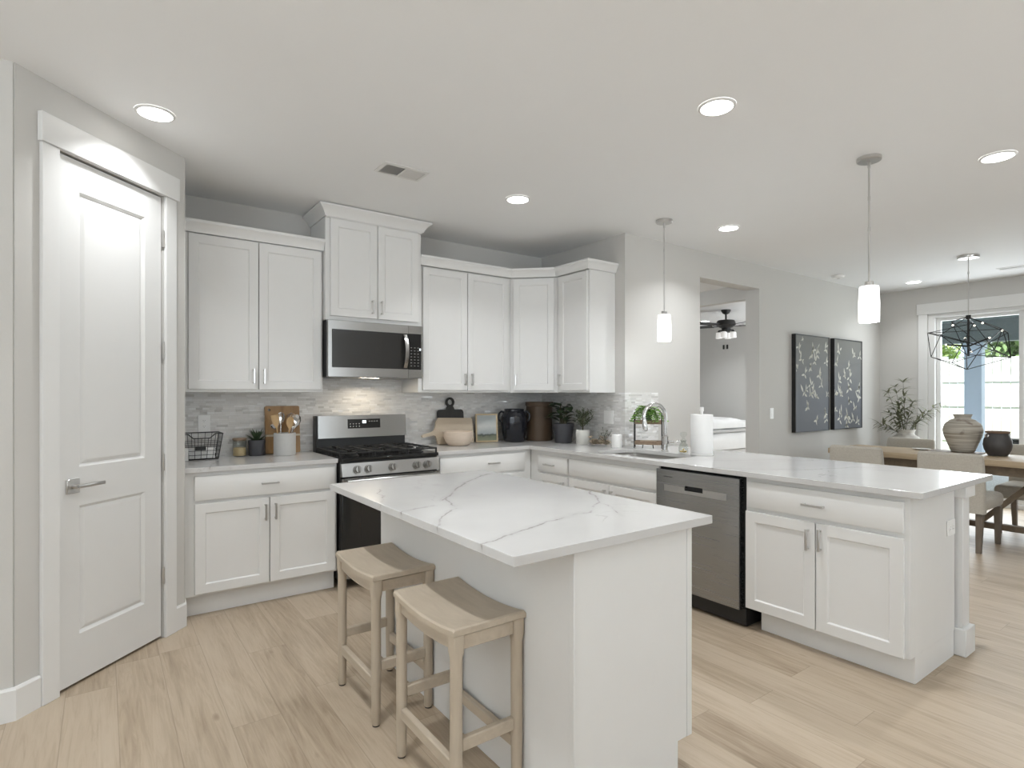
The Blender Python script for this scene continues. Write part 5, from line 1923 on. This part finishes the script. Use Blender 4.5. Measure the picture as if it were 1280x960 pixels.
# ------------------------------------------------------------------ dining set
def dining_table():
    t = thing('dining_table', 'long wooden dining table with a dark trestle base', 'table', (3.23, -2.58, 0))
    y0, y1 = -1.30, 1.10
    b = B()
    b.box(-0.36, 0.36, y0, y1, 0.708, 0.765, 0.006, 2)
    b.build('tabletop', 'table_wood', t)
    b = B()
    for sx in (-1, 1):
        b.box(sx * 0.27 - 0.012, sx * 0.27 + 0.012, y0 + 0.2, y1 - 0.2, 0.620, 0.7075)
    for y in (y0 + 0.2, y1 - 0.2):
        b.box(-0.27, 0.27, y - 0.012, y + 0.012, 0.620, 0.7075)
    b.build('apron', 'table_dark', t)
    for y in (-0.78, 0.66):
        b = B()
        b.box(-0.29, 0.29, y - 0.045, y + 0.045, 0.001, 0.075, 0.006)
        b.build('foot', 'table_dark', t)
        b = B()
        b.box(-0.045, 0.045, y - 0.045, y + 0.045, 0.0755, 0.620, 0.004)
        b.build('leg', 'table_dark', t)
    B().box(-0.035, 0.035, -0.735, 0.615, 0.08, 0.135, 0.004).build('stretcher', 'table_dark', t)
    for s, yc in ((-1, -0.06), (1, -0.06)):
        b = B()
        ya, yb = yc + s * 0.10, yc + s * 0.62
        q = 0.03
        b.rings([[(x, ya + dz, 0.14) for x, dz in ((-0.032, -q), (0.032, -q), (0.032, q), (-0.032, q))], [(x, yb + dz, 0.70) for x, dz in ((-0.032, -q), (0.032, -q), (0.032, q), (-0.032, q))]])
        b.build('brace', 'table_dark', t)


dining_table()


def dining_chair(loc, rz, label):
    """faces +x in its own frame; origin below the middle of the backrest"""
    t = thing('dining_chair', label, 'chair', loc, rz, 'linen dining chairs around the table')
    hw = 0.245
    b = B()
    b.box(0.012, 0.56, -hw, hw, 0.345, 0.475, 0.045, 4)
    b.build('seat', 'linen', t)
    b = B()
    L = []
    for z, x, th, w in ((0.335, 0.0, 0.085, hw), (0.40, 0.0, 0.085, hw), (0.60, -0.012, 0.075, hw), (0.78, -0.03, 0.065, hw - 0.004), (0.825, -0.035, 0.06, hw - 0.008), (0.842, -0.035, 0.035, hw - 0.022)):
        L.append([(p[0], p[1], z) for p in rrect(x - th / 2 + 0.02, x + th / 2 + 0.02, -w, w, min(0.022, th * 0.4), 4)])
    b.rings(L)
    b.build('backrest', 'linen', t)
    for sx, sy in ((0, -1), (0, 1), (1, -1), (1, 1)):
        b = B()
        if sx == 0:
            x0, x1, z1 = 0.025, -0.01, 0.334
        else:
            x0, x1, z1 = 0.515, 0.52, 0.344
        y = sy * (hw - 0.04)
        b.rings([[(x1 + p[0], y + p[1], 0.001) for p in ((-0.018, -0.018), (0.018, -0.018), (0.018, 0.018), (-0.018, 0.018))],
                 [(x0 + p[0], y + p[1], z1) for p in ((-0.026, -0.026), (0.026, -0.026), (0.026, 0.026), (-0.026, 0.026))]])
        b.build('leg', 'chair_leg_wood', t)
    return t


ch = dining_chair((2.435, -2.725, 0), 0, 'linen dining chair on the near side of the table, right behind the peninsula post')
dup(ch, (2.435, -1.955, 0), 0, 'linen dining chair with its back to the peninsula, on the near side nearest the pictures')
dup(ch, (3.99, -1.880, 0), PI, 'linen dining chair on the far side of the table in front of the tall vase')
dup(ch, (3.99, -3.020, 0), PI, 'linen dining chair on the far side of the table behind the dark pot')

t = thing('ribbed_vase', 'large pale ribbed stoneware vase with dark blotches on the dining table', 'vase', (3.40, -2.545, 0.7765))
t.scale = (0.86, 0.86, 0.93)
b = B()
pr = []
base = [(0.100, 0.0), (0.112, 0.01), (0.150, 0.10), (0.180, 0.18), (0.190, 0.235), (0.172, 0.300), (0.120, 0.345), (0.082, 0.360)]
for (r0, z0), (r1, z1) in zip(base[:-1], base[1:]):
    n = max(2, int((z1 - z0) / 0.012))
    for k in range(n):
        u = k / n
        pr.append((r0 + (r1 - r0) * u + (0.003 if k % 2 else 0), z0 + (z1 - z0) * u))
pr += [(0.078, 0.362), (0.078, 0.375), (0.090, 0.398), (0.092, 0.406), (0.084, 0.407), (0.066, 0.375), (0.066, 0.350), (0.003, 0.345)]
b.lathe(pr, seg=44, cap1=False)
b.build('vase_body', 'ribbed_stoneware', t, ang=1.3)

t = thing('handled_pot', 'dark metal pot with two small ring handles on the dining table', 'pot', (3.36, -2.830, 0.7655))
B().lathe([(0.066, 0.0), (0.078, 0.006), (0.104, 0.06), (0.113, 0.105), (0.106, 0.155), (0.088, 0.195), (0.084, 0.212), (0.086, 0.216), (0.078, 0.214), (0.003, 0.16)], seg=36, cap1=False).build('pot_body', 'pot_metal', t)
B().lathe([(0.0845, 0.2165), (0.093, 0.219), (0.095, 0.232), (0.091, 0.236), (0.078, 0.234), (0.077, 0.2165)], seg=32, cap0=False, cap1=False).build('rim', 'pot_rim', t)
for s in (-1, 1):
    d = Vector((0.81, -0.58, 0)) * s
    c = d * 0.106 + Vector((0, 0, 0.195))
    B().tube([c + d * 0.018 * math.cos(a) + Vector((0, 0, 0.018 * math.sin(a))) for a in [2 * PI * k / 14 for k in range(14)]], 0.0055, 8, closed=True).build('handle', 'pot_ring', t)

t = thing('serving_tray', 'thin dark tray under the ribbed vase at the edge of the dining table', 'tray', (3.38, -2.50, 0.7655))
B().box(-0.14, 0.15, -0.20, 0.22, 0.0, 0.0105, 0.003).build('tray_body', 'table_dark', t)
t = thing('small_plate', 'small white plate lying on the dining table left of the ribbed vase', 'plate', (3.43, -2.18, 0.7655))
B().lathe([(0.045, 0.0), (0.05, 0.002), (0.085, 0.012), (0.084, 0.014), (0.05, 0.006), (0.003, 0.005)], seg=28, cap1=False).build('plate_body', 'white_ceramic', t)


def floor_vase():
    t = thing('floor_vase', 'tall pale urn in the corner holding long olive branches', 'vase', (4.60, -1.62, 0))
    B().lathe([(0.12, 0.001), (0.135, 0.01), (0.185, 0.25), (0.215, 0.50), (0.215, 0.66), (0.19, 0.76), (0.135, 0.825), (0.100, 0.845), (0.092, 0.87), (0.105, 0.905), (0.108, 0.912), (0.095, 0.912), (0.08, 0.87), (0.003, 0.80)], seg=36, cap1=False).build('urn', 'pitted_vase', t)
    r_ = random.Random(21)
    # direction of the picture plane in the corner, so that branches spread sideways
    sd = Vector((0.81, -0.585, 0))
    fw = Vector((0.585, 0.81, 0))
    tips = [(-0.30, 0.50), (-0.27, 0.24), (-0.16, 0.58), (-0.04, 0.64), (0.02, 0.38), (0.20, 0.22), (0.40, 0.36), (-0.36, 0.10), (-0.14, 0.34)]
    for i, (sx, hz) in enumerate(tips):
        p0 = Vector((0, 0, 0.84)) + sd * sx * 0.1
        p3 = sd * sx + fw * r_.uniform(-0.12, 0.0) + Vector((0, 0, 0.90 + hz))
        p1 = p0 + Vector((0, 0, hz * 0.55)) + sd * sx * 0.25
        pts = []
        for k in range(9):
            u = k / 8
            pts.append(p0 * (1 - u) ** 2 + p1 * 2 * u * (1 - u) + p3 * u * u)
        br = B()
        br.tube(pts, [0.004 - 0.0028 * k / 8 for k in range(9)], 5)
        bo = br.build('branch', 'stem', t)
        lf = B()
        for k in range(3, 9):
            for s in (-1, 1):
                for _ in range(3):
                    d = (pts[k] - pts[k - 1]).normalized()
                    dd = d * 0.5 + Vector((r_.uniform(-1, 1), r_.uniform(-1, 1), r_.uniform(-0.5, 0.6)))
                    lf.leaf(pts[k] * 0.6 + pts[k - 1] * 0.4, dd, (0, 0, 1), r_.uniform(0.09, 0.16), r_.uniform(0.018, 0.028), 0.35, 3)
        lf.build('leaves', 'branch_leaf', bo)


floor_vase()


def chandelier():
    t = thing('geometric_chandelier', 'black open wire geometric chandelier with small bulbs over the dining table', 'chandelier', (3.404, -2.590, ZC))
    B().lathe([(0.090, -0.0005), (0.090, -0.020), (0.086, -0.026), (0.012, -0.028)], 0, 0, 28).build('canopy', 'nickel', t)
    b = B()
    b.cyl((0, 0, -0.028), (0, 0, -0.60), 0.005, seg=8)
    for z in (-0.17, -0.34):
        b.cyl((0, 0, z - 0.012), (0, 0, z + 0.012), 0.008, seg=8)
    b.build('rod', 'nickel', t)
    sd = Vector((0.811, -0.585, 0))
    fw = Vector((0.585, 0.811, 0))
    k = 5.69 / 708.7
    zt = (492.37 - 395.5) * k + 1.3607 - ZC

    def V(px, py, dep):        # corner given as offset in the view and depth
        return sd * ((px - 1210.3) * k) + fw * dep + Vector((0, 0, (492.37 - py) * k + 1.3607 - ZC))
    T = V(1209, 396, 0)
    Lf = V(1171, 419.5, -0.05)
    Bk = V(1237, 401, 0.20)
    Rt = V(1248.5, 437, 0.05)
    Rl = V(1241.5, 448.5, -0.20)
    Ll = V(1184, 444.5, 0.22)
    Lm = V(1190, 444.8, -0.18)
    Bt = V(1208.5, 461.8, 0.0)
    F1 = V(1197, 436, -0.30)
    F2 = V(1227, 420, -0.30)
    U1 = V(1183, 413, 0.26)
    U2 = V(1199, 400.5, 0.10)
    Mb = V(1217, 451.5, 0.28)
    S1 = V(1240, 413, -0.12)
    edges = [(T, Lf), (T, Bk), (T, S1), (T, U2), (Lf, Ll), (Lf, Lm), (Lf, F1), (Bk, Rt), (Bk, U1), (U1, Ll), (U1, Lf), (U2, F1), (S1, Rt), (S1, F2), (F2, T), (F2, Rl), (F1, F2), (F1, Bt), (F1, Rl),
             (Rt, Rl), (Rt, Mb), (Rl, Bt), (Ll, Mb), (Ll, Bt), (Lm, Bt), (Lm, F1), (Mb, Bt), (Mb, Bk), (Rl, Lm), (U2, Bk), (U1, S1), (Lm, U2), (S1, Rl), (F1, S1), (U1, F1)]
    b = B()
    for p, q in edges:
        b.cyl(p, q, 0.0038, seg=6)
    b.build('wire_cage', 'black_metal', t)
    b = B()
    b.cyl((0, 0, zt - 0.01), (0, 0, zt - 0.40), 0.010, seg=10)
    b.cyl((0, 0, zt + 0.012), (0, 0, zt - 0.03), 0.022, seg=12)
    c = Vector((0, 0, zt - 0.30))
    arms = [V(1192, 430, 0.1), V(1222, 424, -0.14), V(1222, 421, 0.16), V(1202, 441, -0.12)]
    for a in arms:
        b.cyl(c, a, 0.008, seg=8)
    b.build('stem', 'black_metal', t)
    for p in [V(1189, 407, -0.02), V(1213.5, 406, -0.14), V(1228, 405.5, 0.1), V(1231, 416, -0.2)] + arms:
        o = bmesh.new()
        bmesh.ops.create_icosphere(o, subdivisions=2, radius=0.010)
        bb = B()
        bb.bm.free()
        bb.bm = o
        x = bb.build('bulb', 'bulb_glow', t)
        x.location = p


chandelier()

# ------------------------------------------------------------------ bedroom seen through the passage
def bed():
    t = thing('bed', 'bed with layered white and grey covers in the room behind the passage', 'bed', (5.55, 2.55, 0))
    x0, x1, y0, y1 = -1.05, 1.10, -0.98, 0.95
    b = B()
    b.box(x0, x1, y0 + 0.04, y1 - 0.04, 0.02, 0.33, 0.01)
    b.build('bed_base', 'bed_skirt', t)
    b = B().box(x0, x1, y0 + 0.02, y1 - 0.02, 0.332, 0.60, 0.05, 3)
    b.build('mattress', 'bedding', t)
    n = 24
    for nm, mt, z0, z1, e, wob in (('duvet', 'bedding', 0.35, 0.665, 0.03, 0.012), ('blanket', 'bedding_grey', 0.665, 0.735, 0.045, 0.008), ('coverlet', 'bedding', 0.735, 0.86, 0.02, 0.02)):
        b = B()
        r_ = random.Random(len(nm))
        L = []
        for k in range(n + 1):
            u = k / n
            x = x0 + 0.02 + (x1 - x0 - 0.25) * u
            dz = wob * math.sin(u * 17 + len(nm)) + (0.05 * math.sin(PI * u) if nm == 'coverlet' else 0)
            L.append([(x, y0 - e, z0), (x, y0 - e - 0.01, (z0 + z1) / 2 + dz * 0.3), (x, y0 - e + 0.03, z1 - 0.02 + dz), (x, y0 + 0.15, z1 + dz), (x, (y0 + y1) / 2, z1 + dz * 1.2), (x, y1 - 0.1, z1 + dz), (x, y1 + e - 0.03, z1 - 0.02), (x, y1 + e, z0)])
        b.rings(L)
        b.build(nm, mt, t, ang=1.2)


bed()


def ceiling_fan():
    t = thing('ceiling_fan', 'black ceiling fan with glass light shades in the bedroom', 'ceiling fan', (4.69, 0.99, ZC))
    B().lathe([(0.075, -0.0005), (0.075, -0.02), (0.05, -0.06), (0.02, -0.075)], 0, 0, 24).build('canopy', 'fan_black', t)
    B().cyl((0, 0, -0.07), (0, 0, -0.17), 0.014, seg=12).build('downrod', 'fan_black', t)
    B().lathe([(0.03, -0.16), (0.13, -0.175), (0.15, -0.21), (0.15, -0.25), (0.11, -0.285), (0.07, -0.30), (0.06, -0.36), (0.003, -0.365)], 0, 0, 28).build('motor_housing', 'fan_black', t)
    for k in range(5):
        a = 2 * PI * k / 5 + 0.55
        b = B()
        b.M = Matrix.Rotation(a, 4, 'Z') @ Matrix.Translation((0, 0, -0.265)) @ Matrix.Rotation(math.radians(11), 4, 'X')
        b.box(0.12, 0.24, -0.02, 0.02, -0.006, 0.002, 0.002)
        b.box(0.22, 0.68, -0.065, 0.065, 0.002, 0.010, 0.004)
        b.build('blade', 'fan_black', t)
    for k in range(4):
        a = 2 * PI * k / 4 + 0.3
        c = Vector((math.cos(a) * 0.115, math.sin(a) * 0.115, -0.345))
        b = B()
        b.tube([(0, 0, -0.34), c + Vector((0, 0, 0.005)), c + Vector((0, 0, -0.02))], [0.012, 0.012, 0.03], 8)
        b.build('lamp_arm', 'fan_black', t)
        g = B()
        g.lathe([(0.03, -0.022), (0.046, -0.03), (0.05, -0.12), (0.048, -0.121), (0.044, -0.03)], 0, 0, 20, cap0=False, cap1=False)
        o = g.build('glass_shade', 'fan_glass', t)
        o.location = c


ceiling_fan()
lamp('bedroom_fill', 'AREA', (5.9, -0.80, 1.55), 48, DAY, (math.radians(96), 0, 0), shape='RECTANGLE', size=2.2, size_y=1.6)  # unseen fill lamp added to brighten the bed; no window behind it

lamp('passage_fill', 'AREA', (0.20, 1.5, 1.55), 14, DAY, (math.radians(90), 0, -PI / 2), shape='RECTANGLE', size=1.2, size_y=2.0)  # fill lamp added to brighten the header over the bedroom doorway

# ------------------------------------------------------------------ outdoors beyond the patio door
b = B().box(5.245, 8.9, -7.0, -0.985, -0.12, -0.01)
struct('patio_slab', b, 'concrete', 'pale concrete porch slab outside the patio door', 'patio')
b = B().box(8.905, 40, -25, 25, -0.3, -0.04)
struct('lawn', b, 'lawn', 'lawn of the back yard', 'ground')
b = B()
b.box(5.245, 8.75, -7.0, -0.985, 2.60, 2.66)
for k in range(18):
    b.box(5.25, 8.75, -0.99 - 0.33 * k - 0.012, -0.99 - 0.33 * k, 2.592, 2.5995)
b.box(6.95, 8.75, -0.984, 3.0, 2.60, 2.66)  # extra roof added past the porch end to keep sun off the post
struct('porch_ceiling', b, 'porch_paint', 'dark grey board ceiling of the back porch', 'ceiling')
b = B()
b.box(8.42, 8.62, -7.0, 3.0, 2.24, 2.5995, 0.004)
struct('porch_beam', b, 'porch_paint', 'deep dark grey beam along the outer edge of the porch', 'beam')
t = thing('porch_post', 'square pale blue porch post seen through the patio door', 'post', (8.50, -1.262, 0))
B().box(-0.095, 0.095, -0.135, 0.105, 0.12, 2.1205, 0.004).build('shaft', 'post_paint', t)
B().box(-0.12, 0.12, -0.16, 0.13, -0.009, 0.1195, 0.004).build('base', 'post_paint', t)
B().box(-0.12, 0.12, -0.16, 0.13, 2.121, 2.2385, 0.004).build('capital', 'post_paint', t)

t = thing('yard_fence', 'white picket privacy fence along the back yard', 'fence', (11.6, -0.6, -0.04))
b = B()
for i in range(56):
    y = -4.2 + i * 0.15
    b.box(-0.011, 0.011, y + 0.006, y + 0.144, 0.06, 2.17, 0.003)
b.build('pickets', 'fence_vinyl', t, smooth=False)['kind'] = 'stuff'
for z in (0.38, 1.13, 1.66):
    B().box(-0.055, -0.0125, -4.2, 4.2, z, z + 0.11, 0.004).build('rail', 'fence_vinyl', t)
for y in (-4.2, -1.75, 0.7, 3.15):
    B().box(0.0125, 0.12, y - 0.055, y + 0.055, 0.0, 2.23, 0.006).build('fence_post', 'fence_vinyl', t)


def bush(loc, r, h, label, seed, mt):
    t = thing('yard_tree', label, 'tree', loc, 0, 'trees behind the fence')
    r_ = random.Random(seed)
    B().tube([(0, 0, 0), (0.05, 0.02, h * 0.4), (0, 0.05, h * 0.75)], [0.10, 0.07, 0.03], 8).build('trunk', 'bark', t)
    b = B()
    for i in range(1500):
        u, v = r_.uniform(0, 2 * PI), r_.uniform(-1, 1)
        q = math.sqrt(1 - v * v)
        rr = r * (0.62 + 0.42 * r_.random()) * (1 + 0.18 * math.sin(3 * u + seed) + 0.12 * math.sin(5 * v * 3))
        p = Vector((q * math.cos(u) * rr, q * math.sin(u) * rr, h + v * rr * 0.85))
        if p.z < 0.05:
            continue
        b.leaf(p, (r_.uniform(-1, 1), r_.uniform(-1, 1), r_.uniform(-0.7, 0.6)), (0, 0, 1), r_.uniform(0.16, 0.30), r_.uniform(0.07, 0.13), 0.3, 2)
    b.build('foliage', mt, t)


bush((14.2, 1.55, -0.04), 0.98, 2.55, 'light green leafy tree behind the fence, left of the porch post', 1, 'bush_leaf')
bush((13.6, -0.95, -0.04), 0.80, 2.45, 'dark green leafy tree behind the fence, right of the porch post', 2, 'bush_leaf_dark')
bush((15.2, -3.0, -0.04), 1.05, 2.75, 'light green leafy tree behind the fence at the right edge of the glass', 3, 'bush_leaf')
bush((18.6, 0.2, -0.04), 1.75, 2.9, 'light green leafy tree farthest back behind the porch post', 4, 'bush_leaf')


def grill():
    t = thing('barbecue_grill', 'blue grey barbecue grill out on the lawn before the fence', 'grill', (10.55, -0.92, -0.04), math.radians(54))
    t.scale = (0.72, 0.72, 0.72)
    b = B()
    n = 12
    L = []
    for x in (-0.30, 0.30):
        L.append([(x, -0.24 * math.cos(PI * k / n), 0.66 + 0.22 * math.sin(PI * k / n)) for k in range(n + 1)])
    b.rings(L)
    b.build('lid', 'grill_lid', t)
    b = B()
    b.rings([[(-0.24, -0.18, 0.46), (0.24, -0.18, 0.46), (0.24, 0.18, 0.46), (-0.24, 0.18, 0.46)], [(-0.30, -0.24, 0.655), (0.30, -0.24, 0.655), (0.30, 0.24, 0.655), (-0.30, 0.24, 0.655)]])
    b.build('firebox', 'black_plastic', t)
    for sx in (-1, 1):
        B().box(sx * 0.305, sx * 0.46, -0.20, 0.20, 0.62, 0.65, 0.005).build('side_shelf', 'black_plastic', t)
        for sy in (-1, 1):
            B().cyl((sx * 0.22, sy * 0.16, 0.46), (sx * 0.27, sy * 0.20, 0.001), 0.016, seg=10).build('leg', 'black_metal', t)
    B().tube([(-0.2, -0.285, 0.73), (0.2, -0.285, 0.73)], 0.012, 8).build('handle', 'steel', t)


grill()
t = thing('storage_box', 'black storage box on the lawn right of the grill', 'box', (9.6, -1.58, -0.04))
B().box(-0.14, 0.14, -0.14, 0.14, 0.001, 0.56, 0.01).build('bin', 'black_plastic', t)
B().box(-0.15, 0.15, -0.15, 0.15, 0.561, 0.60, 0.01).build('lid', 'black_plastic', t)
